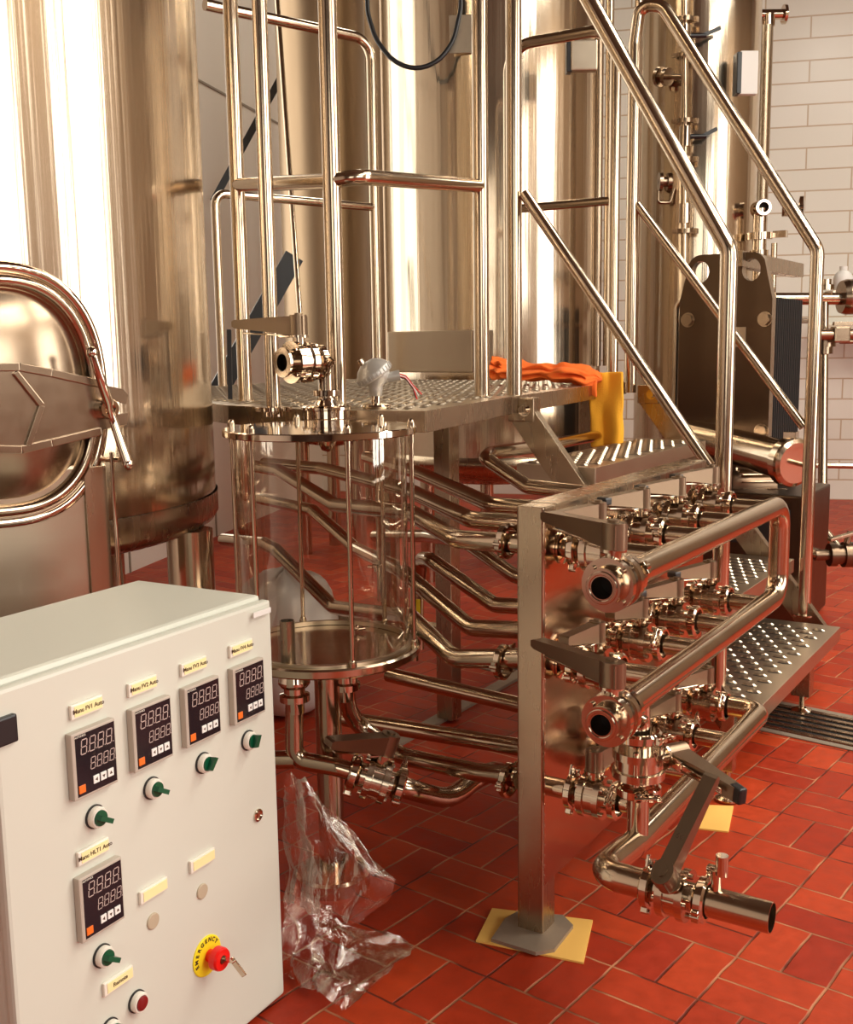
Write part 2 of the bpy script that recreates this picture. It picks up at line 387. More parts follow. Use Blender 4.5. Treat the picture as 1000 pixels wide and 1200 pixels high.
# floor drain
t = thing('floor_drain', 'long slotted steel drain grating in the red floor beyond the landing', 'drain', Pz(900, 850, 0))
pA, pB = Pz(895, 853, 0), Pz(1000, 876, 0); dd = (pB-pA).normalized(); dn = V3((-dd.y, dd.x, 0)); 
if dn.y < 0: dn = -dn
A = pA-dd*1.2; Bq = pA+dd*1.8
G().box((A+Bq)/2+dn*.125+UZ*.0005, ((Bq-A).length, .25, .003), (dd, dn, UZ), 0).obj('channel', 'dark', t)
g = G()
for k in range(6): g.box((A+Bq)/2+dn*(.012+k*.045)+UZ*.004, ((Bq-A).length, .02, .007), (dd, dn, UZ))
g.obj('grating', 'sheet', t)
g = G()
for s_ in (-.02, .27): g.box((A+Bq)/2+dn*s_+UZ*.002, ((Bq-A).length, .028, .005), (dd, dn, UZ))
g.obj('frame', 'concrete', t)
t = None

# ------------------------------------------------------------------ big fermenter at the left
TD = 3.1; ta = math.radians(-24)
TC = HF*(TD*math.cos(ta)) + HR*(TD*math.sin(ta)); TR = .7
tk = thing('brewing_tank', 'large polished steel tank with oval manway door at the left edge', 'tank', (TC.x, TC.y, 0))
G().slathe((TC.x, TC.y, 0), UZ, [(.875, TR), (1.3, TR), (2., TR), (3., TR), (4.4, TR)], 128).obj('shell', 'tank', tk)
G().slathe((TC.x, TC.y, 0), UZ, [(.72, .0), (.73, .3), (.755, .52), (.785, .66), (.80, .692), (.82, .705), (.875, .705)], 128).obj('bottom_head', 'sheet', tk)
for px in (221, 60, 120):
    p = Pd(px, 600, 2.75+.0 if px == 221 else 3.4)
    G().cyl((p.x, p.y, .02), (p.x, p.y, .80), .058, 32).lathe((p.x, p.y, 0), UZ, [(0, 0), (0, .09), (.02, .09), (.02, .0)], 32).obj('leg', 'tube', tk)
# manway
mc0 = Pd(2, 465, 2.41); dirn = (mc0-V3((TC.x, TC.y, mc0.z))); dirn.z = 0; MN = dirn.normalized()
MO = V3((TC.x, TC.y, 0))+MN*(TR+.03); MU = V3((-MN.y, MN.x, 0)); 
if MU.dot(HR) < 0: MU = -MU
MO = Pn(-2, 465, MO, MN)
def mp_(u, v, n=0): return MO+MU*u+UZ*v+MN*n
def oval(a, b, e, n=72):
    r = []
    for i in range(n):
        t = 2*PI*i/n; c, s_ = math.cos(t), math.sin(t); r.append((a*abs(c)**(2/e)*(1 if c > 0 else -1), b*abs(s_)**(2/e)*(1 if s_ > 0 else -1)))
    return r
def ringsweep(g, rings, mi=0, smooth=True):
    n = len(rings[0]); vs = [p for r in rings for p in r]; fs = []
    for i in range(len(rings)-1):
        for k in range(n): fs.append([i*n+k, i*n+(k+1) % n, (i+1)*n+(k+1) % n, (i+1)*n+k])
    g.add(vs, fs, smooth, mi); return g
def ov(a, b, n): return [mp_(x, y, n) for x, y in oval(a, b, 2.5)]
mh = thing('manway_door', 'oval dished manway door clamped on the large left tank', 'hatch', MO)
a_, b_ = .222, .262
ringsweep(G(), [ov(a_+.008, b_+.008, -.12), ov(a_+.008, b_+.008, .0), ov(a_+.002, b_+.002, .014), ov(a_-.012, b_-.012, .014), ov(a_-.018, b_-.018, .0)]).obj('neck_ring', 'polish', mh)
ringsweep(G(), [ov(a_-.016, b_-.016, .0), ov(a_-.02, b_-.02, .020), ov(a_-.03, b_-.03, .028), ov(a_-.042, b_-.042, .020), ov(a_-.046, b_-.046, .004)]).obj('door_rim', 'tube', mh)
ringsweep(G(), [ov(a_-.045, b_-.045, .004), ov(a_-.06, b_-.06, .012), ov(a_*.55, b_*.55, .036), ov(a_*.25, b_*.25, .046), ov(.002, .002, .048)]).obj('door_dish', 'cast', mh)
# yoke arm: plate tapering to the right with a raised hexagonal centre
def mpx(px, py, n=.0): q = Pn(px, py, MO+MN*n, MN)-MO; return q.dot(MU), q.z
yk = [mpx(*p, .07) for p in ((-90, 430), (22, 430), (60, 437), (146, 456), (152, 463), (150, 474), (133, 468), (131, 487), (152, 484), (151, 497), (60, 519), (25, 527), (-90, 525))]
g = G().prism(yk, MO+MN*.052, MU, UZ, MN, .010)
g.obj('yoke_plate', 'cast', mh)
fl = G()
def rimbar(pts, h=.012, w=.016, n=.062):
    for p, q in zip(pts[:-1], pts[1:]): fl.bar(mp_(*mpx(*p, n), n), mp_(*mpx(*q, n), n), w, h, MN)
rimbar(((-90, 430), (22, 430), (60, 437), (118, 450))); rimbar(((-90, 525), (25, 527), (60, 519), (118, 505)))
rimbar(((17, 436), (48, 475), (32, 522)), .016, .012)
fl.obj('yoke_rib', 'cast', mh)
hub = mp_(*mpx(128, 479, .09), .09)
G().lathe(hub-MN*.05, MN, [(0, .0), (0, .022), (.05, .022), (.056, .019), (.056, .012), (.05, .012), (.05, 0)], 28).obj('clamp_screw', 'polish', mh)
h1 = mp_(*mpx(108, 413, .09), .09); h2 = mp_(*mpx(150, 544, .11), .11)
g = G(); g.sweep([h1, h1.lerp(h2, .45), hub, hub.lerp(h2, .3), h2], [.009, .010, .008, .009, .0105], 16); g.ball(h1, .012); g.ball(h2, .0125); g.obj('tee_handle', 'polish', mh)
q1 = mp_(*mpx(114, 538, .0), .0); q2 = mp_(*mpx(140, 539, .05), .05)
G().cyl(q1, q2, .006).obj('hinge_pin', 'polish', mh)
# grain-out chute under the manway, with slim rod
cq = Pd(134, 705, 2.40); 
ch = thing('grain_chute', 'pale sheet steel outlet box below the oval manway door', 'chute', (cq.x, cq.y, .65))
cr_ = V3((cq.x, cq.y, 0))
g = G().box(cr_-MU*.40+UZ*.83-MN*.10, (.80, .20, .36), (MU, -MN, UZ), .008); g.obj('box', 'plate', ch)
G().box(cr_-MU*.028+UZ*.83+MN*.003, (.05, .008, .35), (MU, -MN, UZ), .002).obj('edge_flange', 'sheet', ch)
p = Pd(131, 530, 2.33)
tag(G().cyl((p.x, p.y, .66), (p.x, p.y, p.z), .005).obj('hinge_rod', 'polish'), 'slim vertical steel rod at the right edge of the outlet box', 'rod')

# ------------------------------------------------------------------ other tanks
def tank(px, half, dist, z0, z1, m_, label, name='fermentation_tank', seg=96, rim=True):
    c = Pd(px, 400, dist); a = CR*0
    R_ = half/FPX*(c-CO).dot(CF)
    t = thing(name, label, 'tank', (c.x, c.y, 0))
    G().slathe((c.x, c.y, 0), UZ, [(z0, R_), (z0+.4, R_), (z1*.6, R_), (z1, R_)], seg).obj('shell', m_, t)
    G().slathe((c.x, c.y, 0), UZ, [(z0-.16, 0), (z0-.13, R_*.6), (z0-.06, R_*.95), (z0-.02, R_+.008), (z0+.03, R_+.008), (z0+.03, R_)], seg).obj('bottom_head', 'sheet', t)
    for k in range(3):
        q = PI/2+k*2*PI/3+.6; x, y = c.x+math.cos(q)*R_*.75, c.y+math.sin(q)*R_*.75
        G().cyl((x, y, 0), (x, y, z0), .04).obj('leg', 'tube', t)
    return t, c, R_
t2, c2, r2 = tank(578, 124, 5.9, .66, 4.5, 'tank', 'tall upright steel tank directly behind the perforated platform')
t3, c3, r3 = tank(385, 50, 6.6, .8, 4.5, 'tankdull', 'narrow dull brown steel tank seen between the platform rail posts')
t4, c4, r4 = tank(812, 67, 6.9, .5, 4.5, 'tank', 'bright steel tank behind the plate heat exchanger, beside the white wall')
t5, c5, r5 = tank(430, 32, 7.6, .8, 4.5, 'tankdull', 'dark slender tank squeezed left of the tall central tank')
# maker's plate on the central tank
n2 = (CO-c2); n2.z = 0; n2.normalize()
pp = Pn(543, 40, c2+n2*(r2*.97), n2)
G().box(Pn(543, 40, c2+n2*(r2+.002), n2), (.13, .01, .17), (V3((n2.y, -n2.x, 0)), n2, UZ)).obj('maker_plate', 'plate', t2)
# plinth box on the deck
p = Pd(503, 434, 5.05)
tag(G().box(p+UZ*.085+V3((-.0, .1, 0)), (.46, .2, .19), None, .006).obj('plinth_box', 'plate'), 'low pale steel box on the platform in front of the central tank', 'box')

# ------------------------------------------------------------------ stainless work platform
DZ = 1.09
deck_poly = [(-1.455, 2.28), (-1.60, 3.0), (-1.78, 4.36), (-3.3, 4.36), (-3.3, 2.9), (-2.15, 2.33), (-1.72, 2.22)]
pf = thing('work_platform', 'raised stainless steel platform with raised anti-slip studs and deep rim', 'platform', (-2.2, 3.3, 0))
def inside(x, y, poly):
    c = False; n = len(poly); j = n-1
    for i in range(n):
        if (poly[i][1] > y) != (poly[j][1] > y) and x < (poly[j][0]-poly[i][0])*(y-poly[i][1])/(poly[j][1]-poly[i][1])+poly[i][0]: c = not c
        j = i
    return c
def stud(g, x, y, z, ax, l=.028, w=.010, h=.0035):
    ay = V3((-ax.y, ax.x, 0)); vs = []; n = 8; c = V3((x, y, z))
    base = [c+ax*(math.cos(t)*l/2)+ay*(math.sin(t)*w/2) for t in [2*PI*k/n for k in range(n)]]
    top = [c+ax*(math.cos(t)*l*.32)+ay*(math.sin(t)*w*.3)+UZ*h for t in [2*PI*k/n for k in range(n)]]
    g.add(base+top, [[k, (k+1) % n, n+(k+1) % n, n+k] for k in range(n)]+[[n+k for k in range(n)]], False, 0)
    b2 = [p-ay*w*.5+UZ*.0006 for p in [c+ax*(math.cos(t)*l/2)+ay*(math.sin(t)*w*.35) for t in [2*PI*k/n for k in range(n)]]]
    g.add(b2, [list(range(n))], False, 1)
g = G().prism(deck_poly, (0, 0, DZ-.006), UX, UY, UZ, .006)
for i in range(46):
    for j in range(52):
        x = -1.50-i*.040-(j % 2)*.02; y = 2.32+j*.040
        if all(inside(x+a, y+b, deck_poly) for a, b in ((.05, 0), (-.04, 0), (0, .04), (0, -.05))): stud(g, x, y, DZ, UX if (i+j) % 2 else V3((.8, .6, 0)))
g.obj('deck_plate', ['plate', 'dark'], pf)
g = G(); n = len(deck_poly)
for i in range(n):
    a, b = deck_poly[i], deck_poly[(i+1) % n]; g.bar((a[0], a[1], DZ-.027), (b[0], b[1], DZ-.027), .006, .054)
g.obj('rim', 'sheet', pf)
for x, y in ((-1.85, 3.02), (-2.95, 2.95), (-2.9, 4.2), (-1.9, 4.25)):
    G().box((x, y, DZ/2), (.06, .06, DZ-.02)).obj('leg', 'sheet', pf)
G().bar((-2.95, 2.95, .30), (-1.85, 3.02, .30), .05, .05).obj('brace', 'sheet', pf)
RT = .0235
A_, B_, C_ = Pz(565, 465, DZ), Pz(396, 478, DZ), Pz(288, 470, DZ)
zr = [Pv(570, 218, A_).z, Pv(398, 212, B_).z, Pv(288, 217, C_).z]
rl = thing('platform_guard_rail', 'tall steel tube guard rail on the near edge of the platform', 'railing', (B_.x, B_.y, DZ))
for p, zz in ((A_, 2.35), (B_, 2.35), (C_, 2.35)):
    g = G().cyl((p.x, p.y, DZ), (p.x, p.y, zz), RT if p is not C_ else .0215, 24).lathe((p.x, p.y, DZ), UZ, [(0, RT+.004), (.004, RT+.004), (.004, RT)], 24); g.obj('post', 'tube', rl)
g = G().tube([(A_.x, A_.y, zr[0]), (B_.x+.07, B_.y+.02, zr[1]+.006), (B_.x, B_.y, zr[1])], .020, .1).tube([(B_.x, B_.y, zr[1]), (C_.x, C_.y, zr[2])], .020); g.obj('mid_rail', 'tube', rl)
G().tube([(A_.x, A_.y, 2.35), (B_.x, B_.y, 2.35), (C_.x, C_.y, 2.35)], RT, .1).obj('top_rail', 'tube', rl)
# far rail along the platform side
p = Pz(443, 446, DZ); zt = Pv(434, 47, p).z; zm = Pv(440, 243, p).z
fr = thing('far_guard_rail', 'steel tube guard rail with rounded corner beyond the platform, left of centre', 'railing', (p.x, p.y, DZ))
e_ = Pv(245, 6, (0, 1, 0))
def along(px, py, base, dirv):
    d = ray(px, py); # intersect the vertical plane through base containing dirv
    n = V3((dirv[1], -dirv[0], 0)); return CO+d*((base-CO).dot(n)/d.dot(n))
q0 = V3((p.x, p.y, 0)); dA = V3((.30, 1, 0)).normalized()
qe = along(240, 2, q0, dA); qm = along(252, 232, q0, dA)
G().tube([(p.x, p.y, DZ), (p.x, p.y, zt), (qe.x, qe.y, zt)], .0225, .09, 24).obj('top_rail', 'tube', fr)
G().tube([(p.x, p.y, zm), (qm.x, qm.y, zm), (qm.x, qm.y, DZ)], .018, .05, 20).obj('mid_rail', 'tube', fr)
# far loop rail behind
pl, pr = Py(596, 60, 4.33), Py(722, 60, 4.33); zt = Py(660, 43, 4.33).z; zm = Py(650, 241, 4.33).z
lr = thing('loop_guard_rail', 'arched steel tube guard rail behind the stair head, before the tall tank', 'railing', (pl.x, 4.33, DZ))
G().tube([(pl.x, 4.33, DZ), (pl.x, 4.33, zt), (pr.x, 4.33, zt), (pr.x, 4.33, DZ)], .0235, .11, 24).obj('rail_loop', 'tube', lr)
G().cyl((pl.x, 4.33, zm), (pr.x, 4.33, zm), .018).obj('mid_rail', 'tube', lr)

# ------------------------------------------------------------------ stairs
YN, YF, LZ = 3.085, 4.17, .217
st = thing('platform_staircase', 'short stainless steel staircase with studded treads down to a low landing', 'stairs', (-1.2, 3.6, 0))
LX0, LX1, LY0, LY1 = -1.30, -.82, 3.06, 4.06
def studded(x0, x1, y0, y1, z, nm, par, m_='plate', sx=.060, sy=.058, l=.046, w=.020):
    g = G().box(((x0+x1)/2, (y0+y1)/2, z-.002), (x1-x0, y1-y0, .004), None, .001)
    for ya in (y0, y1): g.box(((x0+x1)/2, ya, z-.025), (x1-x0, .005, .05))
    for xa in (x0, x1): g.box((xa, (y0+y1)/2, z-.025), (.005, y1-y0, .05))
    nx = int((x1-x0-.05)/sx); ny = int((y1-y0-.06)/sy)
    for i in range(nx*1):
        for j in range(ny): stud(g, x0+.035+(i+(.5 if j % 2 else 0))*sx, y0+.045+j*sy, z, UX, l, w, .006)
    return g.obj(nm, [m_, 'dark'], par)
studded(LX0, LX1+.0, LY0, LY1, LZ, 'landing', st)
for k in range(1, 4):
    zz = LZ+k*.2175; xc = -.94-.7*(k*.2175/.87)+.0
    studded(xc-.17, xc+.10, YN+.02, YF-.02, zz, 'tread', st, 'plate', .042, .056)
dirS = V3((-.70, 0, .87)).normalized(); ns = V3((dirS.z, 0, -dirS.x))
for Y_, w_ in ((YN, .035), (YF, .035)):
    a = V3((-.90, Y_, .13)); b = V3((-1.605, Y_, 1.035)) 
    G().bar(a, b, w_, .085, ns).obj('stringer', 'sheet', st)
    g = G().box((-1.60, Y_, 1.045), (.09, .05, .075), None, .004); g.obj('hinge_bracket', 'sheet', st)
    g = G().cyl((-1.585, Y_-.026, 1.045), (-1.585, Y_-.045, 1.045), .015, 6).lathe((-1.585, Y_-.025, 1.045), -UY, [(0, 0), (0, .02), (.004, .02), (.004, 0)], 24); g.obj('pivot_bolt', 'polish', st)
for x, y in ((-.86, 3.70), (-1.22, 3.70)):
    G().box((x, y, .125), (.06, .06, .13)).obj('leg', 'sheet', st)
    G().cyl((x, y, .012), (x, y, .07), .009).lathe((x, y, 0), UZ, [(0, 0), (0, .036), (.006, .036), (.014, .016), (.014, 0)], 28).obj('levelling_foot', 'tube', st)
for Y_, lab, xb, xt, zb, zt_, m0, m1 in (
    (YN, 'near steel handrail of the stairs, in front of the central tank', -.96, -1.635, 1.50, 2.46, (-1.60, 1.705), (-1.0, .893)),
    (YF, 'far steel handrail of the stairs, passing before the heat exchanger', -.975, -1.685, 1.57, 2.50, (-1.665, 1.78), (-1.0, .93))):
    h = thing('stair_handrail', lab, 'handrail', (xb, Y_, LZ))
    G().tube([(xb, Y_, LZ), (xb, Y_, zb), (xt+.11, Y_, zt_), (xt+.02, Y_, zt_+.02), (xt, Y_, zt_-.12), (xt, Y_, DZ-.04)], .0243, .07, 28).obj('top_rail', 'tube', h)
    G().cyl((m0[0], Y_, m0[1]), (m1[0], Y_, m1[1]), .0175, 24).obj('mid_rail', 'tube', h)
    G().lathe((xb, Y_, LZ), UZ, [(0, .04), (.006, .04), (.006, .024)], 28).lathe((xb, Y_, zb-.03), UZ, [(0, .0243), (0, .0252), (.004, .0252), (.004, .0243)], 28).obj('base_flange', 'tube', h)

# ------------------------------------------------------------------ butterfly valve prototype (local: pipe axis X, stem +Z)
def valve_proto(black_tip):
    r = thing('butterfly_valve', 'x', 'valve')
    g = G().lathe((0, 0, 0), UX, [(-.046, .0185), (-.046, .0315), (-.040, .0315), (-.034, .0245), (-.024, .0245), (-.024, .045), (-.011, .045), (-.010, .040), (.010, .040), (.011, .045), (.024, .045), (.024, .0245), (.034, .0245), (.040, .0315), (.046, .0315), (.046, .0185)], 36, closed=True)
    for k in range(4):
        q = PI/4+k*PI/2; y, z = math.cos(q)*.0365, math.sin(q)*.0365
        g.cyl((-.030, y, z), (.030, y, z), .0052, 8)
    g.cyl((0, 0, .038), (0, 0, .056), .0135).cyl((0, 0, .052), (0, 0, .057), .022)
    g.lathe((0, 0, 0), UX, [(-.0465, .0205), (-.0475, .022), (-.0475, .026), (-.0465, .0275)], 36)
    g.obj('body', 'vbody', r, True)
    G().cyl((-.004, 0, 0), (.004, 0, 0), .0186).obj('disc', 'dark', r, True)
    hp = [(-.016, .058), (.022, .058), (.060, .064), (.150, .074), (.156, .078), (.156, .089), (.150, .092), (.06, .096), (.0, .098), (-.016, .097)]
    g = G().prism(hp, (0, .0125, 0), UX, UZ, -UY, .025).cyl((0, 0, .056), (0, 0, .100), .0185, 24).cyl((0, 0, .100), (0, 0, .104), .009, 6)
    h = g.obj('handle', 'lever', r, True)
    G().bar((.03, 0, .057), (.135, 0, .064), .009, .004).box((.03, 0, .055), (.03, .018, .006)).obj('trigger', 'polish', h, True)
    if black_tip: G().box((.152, 0, .083), (.026, .028, .017), None, .004).obj('grip', 'black', h, True)
    return r
def clamp_proto():
    g = G().lathe((0, 0, 0), UX, [(-.0095, .030), (-.0095, .0345), (-.006, .039), (.006, .039), (.0095, .0345), (.0095, .030)], 36, closed=True)
    g.box((0, .040, .014), (.014, .010, .010)).box((0, .040, -.006), (.014, .010, .010))
    g.cyl((0, .043, -.014), (0, .043, .030), .0035, 10).box((0, .043, .026), (.006, .022, .010), None, .002).cyl((0, .043, .018), (0, .043, .024), .006, 8)
    g.box((0, -.041, 0), (.013, .010, .022)); g.cyl((-.008, -.044, 0), (.008, -.044, 0), .005, 10)
    return g
VP0, VP1 = valve_proto(False), valve_proto(True)
_clg = clamp_proto(); _clm = None
vused = [False, False]
def clamp_on(parent, x, rot=0., sc=1.):
    global _clm
    if _clm is None:
        o = _clg.obj('pipe_clamp', 'polish', parent, True); _clm = o.data
    else:
        o = bpy.data.objects.new('pipe_clamp', _clm); COL.objects.link(o); o.parent = parent
    o.location = (x, 0, 0); o.rotation_euler = (rot, 0, 0); o.scale = (sc, sc, sc); return o
def valve(pos, axis, stem, hdir, label, tip=False, clamps=(-.048, .048), group=None, sc=1., hl=1.):
    k = 1 if tip else 0; src = (VP0, VP1)[k]
    r = copy_tree(src)
    place(r, pos, axis, stem); r.scale = (sc,)*3 if sc != 1. else (1, 1, 1)
    r['label'] = label
    if group: r['group'] = group
    m3 = r.matrix_world.to_3x3().normalized(); hd = m3.transposed() @ V3(hdir); ang = math.atan2(hd.y, hd.x)
    for c in r.children:
        if c.name.startswith('handle'): c.rotation_euler = (0, 0, ang); c.scale = (hl, 1, 1)
    for i, x in enumerate(clamps): clamp_on(r, x, random.choice((-.5, .4, 1.2, 2.4)))
    return r
YK = [2.03, 2.27, 2.50, 2.75]
HX_, VX, PXX = -.74, -.885, -.966
Z1, Z2, Z3 = .832, .585, .30
ordn = ['nearest', 'second', 'third', 'farthest']
mX = V3((-.36, -.93, 0)); mY = V3((-.19, -.98, 0)); G1 = 'butterfly valves on the manifold rows'
# rack
rk = thing('valve_rack', 'square steel post with reflective sheet panel carrying three rows of valves', 'rack', (-1.0, 1.975, 0))
G().box((-.996, 1.975, .463), (.06, .06, .926), None, .004).obj('post', 'sheet', rk)
G().box((-.9665, 2.445, .5175), (.003, .99, .795), None, .0005).obj('panel', 'panel', rk)
G().box((-.996, 2.475, .9235), (.064, .94, .007), None, .002).box((-.9645, 2.445, .912), (.006, .99, .026), None, .002).obj('top_bar', 'sheet', rk)
G().box((-.996, 2.915, .49), (.05, .05, .86), None, .003).obj('post', 'sheet', rk)
g = G()
for k in range(34): g.box((-.9655, 1.952, .14+k*.0225), (.004, .003, .008), None, .001)  # broken row of small beads shaped as the glints along the post edge
g.obj('glint_bead', 'polish', rk)
fpoly = [Pz(*p, .0).xy for p in ((576, 1106), (592, 1082), (606, 1074), (660, 1078), (672, 1090), (650, 1118), (628, 1122))]
G().prism([tuple(q) for q in fpoly], (0, 0, .004), UX, UY, UZ, .008).obj('foot_plate', 'concrete', rk)
g = G().box((-.85, 2.845, .175), (.034, .034, .17)).cyl((-.85, 2.845, .012), (-.85, 2.845, .1), .008).lathe((-.85, 2.845, .004), UZ, [(0, 0), (0, .032), (.005, .032), (.012, .014), (.012, 0)], 28)
g.obj('rear_foot', 'tube', rk)
cp = [Pz(*p, 0) for p in ((558, 1104), (577, 1066), (695, 1080), (684, 1130))]
tag(G().prism([(q.x, q.y) for q in cp], (0, 0, 0), UX, UY, UZ, .004).obj('yellow_card', 'paper'), 'square yellow card under the foot plate of the square rack post', 'card')
cp = [Pz(*p, 0) for p in ((800, 970), (812, 944), (860, 946), (854, 976))]
tag(G().prism([(q.x, q.y) for q in cp], (0, 0, 0), UX, UY, UZ, .004).obj('yellow_card', 'paper'), 'yellow card on the red tiles under the small round levelling foot', 'card')
# headers
RH = .0262; RP = .0212
def header(z, y0, y1, ys, lab, extra=None):
    h = thing('manifold_header', lab, 'pipe', (HX_, y0, z))
    if extra: G().tube(extra, RH, .062, 28).obj('main_tube', 'tube', h)
    for y in ys: G().tube([(VX+.046, y, z), (HX_, y, z)], RP, .03, 24).obj('branch', 'tube', h)
    return h
hd1 = header(Z1, 1.84, 2.86, YK, 'C-shaped steel tube joining the upper and middle valve rows', [(HX_, 1.80, Z1), (HX_, 2.87, Z1-.004), (HX_, 2.87, Z2), (HX_, 1.83, Z2), (HX_, 1.79, Z2)])
for y in YK: G().tube([(VX+.046, y, Z2), (HX_, y, Z2)], RP, .03, 24).obj('branch', 'tube', hd1)
hd3 = header(Z3, 1.8, 2.8, YK[1:3], 'lowest thick steel tube bending back to the bottom valve row', [(HX_, 1.87, Z3-.005), (HX_, 2.76, Z3), (VX+.046, 2.76, Z3)])
sets = [(Z1, 'upper', [mX]*4, [1, 1, 1, 1]), (Z2, 'middle', [mY, mY, mX, mX], [0, 0, 1, 1]), (Z3, 'bottom', [mX, mX, mY, mX], [0, 0, 0, 1])]
for z, rn, hds, tips in sets:
    for i, y in enumerate(YK):
        if rn == 'bottom' and i == 0: continue
        valve((VX, y, z), UX, UZ, hds[i], '%s butterfly valve along the %s row in front of the sheet panel' % (ordn[i], rn), tips[i], group=G1, hl=(.74, .78, .84, .9)[i])
        s = thing('pipe_stub', '%s short pipe stub passing through the sheet panel in the %s row' % (ordn[i], rn), 'pipe', (PXX, y, z), 'pipe stubs through the sheet panel')
        G().cyl((-1.03, y, z), (VX-.046, y, z), RP, 24).obj('stub_tube', 'tube', s)
        G().lathe((PXX+.002, y, z), UX, [(0, .034), (.004, .034), (.006, RP)], 28).obj('collar', 'polish', s)
# end valves on header 1 / 2
hdE = V3((-.85, .53, 0))
valve((HX_, 1.765, Z1), UY, UZ, hdE, 'open-ended butterfly valve at the near end of the upper header', clamps=(.048,), sc=1.08, hl=1.32)
valve((HX_, 1.765, Z2), UY, UZ, V3((-.9, .45, 0)), 'open-ended butterfly valve at the near end of the middle header', clamps=(.048,), sc=1.05, hl=1.38)
# vertical drop with valve
vt = thing('drop_pipe', 'vertical steel pipe dropping from the middle header to the bottom outlet', 'pipe', (HX_, 1.90, Z3))
G().cyl((HX_, 1.90, Z2-.01), (HX_, 1.90, .505), .021, 24).obj('drop_tube', 'tube', vt); G().cyl((HX_, 1.90, .405), (HX_, 1.90, Z3), .021, 24).obj('drop_tube', 'tube', vt)
valve((HX_, 1.90, .455), UZ, V3((.5, .86, 0)), V3((.86, -.5, -.12)), 'upright-mounted butterfly valve on the vertical drop pipe', tip=True, sc=1.12)
# bottom near valve on pipe through panel into the drop pipe
valve((-.87, 1.99, .325), UX, UZ, V3((.2, 1, 0)), 'butterfly valve low beside the post feeding the vertical drop pipe', sc=1.)
s = thing('cross_pipe', 'short horizontal pipe between the low valve and the vertical drop pipe', 'pipe', (-.8, 1.96, .325))
G().tube([(-.825, 1.99, .325), (-.77, 1.99, .325), (HX_, 1.90, .33)], .0205, .05).obj('cross_tube', 'tube', s); G().cyl((-1.02, 1.99, .325), (-.915, 1.99, .325), .0205).obj('cross_tube', 'tube', s)
# outlet
ob = thing('outlet_elbow', 'curved steel elbow below the drop pipe leading to the outlet valve', 'pipe', (HX_, 1.75, Z3))
ZO = .305
G().tube([(HX_, 1.88, Z3-.003), (HX_-.004, 1.725, ZO), (-.655, 1.725, ZO)], RH, .075, 28).obj('elbow_tube', 'tube', ob)
valve((-.600, 1.725, ZO), UX, V3((0, -.7, .7)), V3((.13, .5, .5)), 'outlet butterfly valve with upright A9 handle near the floor', hl=1.25)
oend = thing('outlet_pipe', 'open steel outlet pipe end pointing right over the red tiles', 'pipe', (-.55, 1.725, ZO))
G().lathe((-.555, 1.725, ZO), UX, [(0, .022), (0, .0262), (.105, .0262), (.12, .0262), (.12, .024), (.02, .024)], 32).obj('outlet_tube', 'tube', oend)
g = G().cyl((-.53, 1.725, ZO+.02), (-.53, 1.725, ZO+.06), .009).cyl((-.545, 1.735, ZO+.055), (-.515, 1.72, ZO+.062), .008).cyl((-.52, 1.722, ZO+.055), (-.52, 1.722, ZO+.09), .011, 12); g.obj('bleed_valve', 'polish', oend)

# ------------------------------------------------------------------ pipes behind the rack
def pipe(pts, lab, r=RP, bend=.06, clamps=(), nm='process_pipe'):
    pts = [V3(p) for p in pts]; t = thing(nm, lab, 'pipe', pts[0])
    G().tube(pts, r, bend, 24).obj('pipe_run', 'tube', t)
    return t
def end_clamp(t, pos, axis, sc=1.):
    q = thing('pipe_clamp', 'x', 'clamp'); return q
def bclamp(pos, axis, lab):
    o = _clg.obj('tri_clamp', 'polish', None, True); place(o, pos, axis, UZ); tag(o, lab, 'clamp', 'pipe clamps left of the square post')
Y = YK
pipe([(-1.03, Y[0], Z1), Py(535, 632, Y[0]), Py(480, 600, 2.2), Py(393, 592, 2.5), Py(327, 551, 2.75), Py(290, 545, 2.9)], 'upper-row pipe kinking up behind the sight vessel, nearest to the post')
pipe([(-1.03, Y[1], Z1), Py(552, 609, Y[1]), Py(480, 575, 2.5), Py(377, 549, 2.85), Py(310, 543, 3.0)], 'upper-row pipe kinking up, second from the post')
pipe([(-1.03, Y[2], Z1), Py(577, 592, Y[2]), Py(488, 553, 2.75), Py(430, 535, 3.0)], 'upper-row pipe kinking up, third from the post')
pipe([(-1.03, Y[3], Z1), Py(618, 570, Y[3]), Py(569, 537, 2.75), Py(574, 531, 2.9), Py(640, 522, 3.3), Py(714, 508, 4.1)], 'steel pipe making a sharp return bend below the stair stringer', bend=.035)
pipe([(-1.03, Y[0], Z2), Py(532, 772, Y[0]), Py(480, 722, 2.12), Py(457, 720, 2.35), Py(391, 712, 2.5), Py(323, 644, 2.6), Py(310, 637, 2.65), Py(262, 632, 2.8)], 'middle-row pipe sloping up behind the sight vessel, nearest to the post')
pipe([(-1.03, Y[1], Z2), Py(552, 736, Y[1]), Py(470, 668, 2.4), Py(417, 643, 2.75), Py(367, 598, 2.95), Py(304, 584, 3.1)], 'middle-row pipe sloping up, second from the post')
pipe([(-1.03, Y[2], Z2), Py(580, 709, Y[2]), Py(505, 656, 2.55), Py(494, 655, 2.62), Py(489, 690, 2.66), Py(489, 760, 2.66)], 'middle-row pipe with a hooked end turning down to the floor', bend=.04)
pipe([(-1.03, Y[3], Z2), Py(605, 676, Y[3]), Py(545, 634, 2.8), Py(500, 628, 3.0), Py(440, 628, 3.2)], 'middle-row pipe farthest from the post, rising leftward')
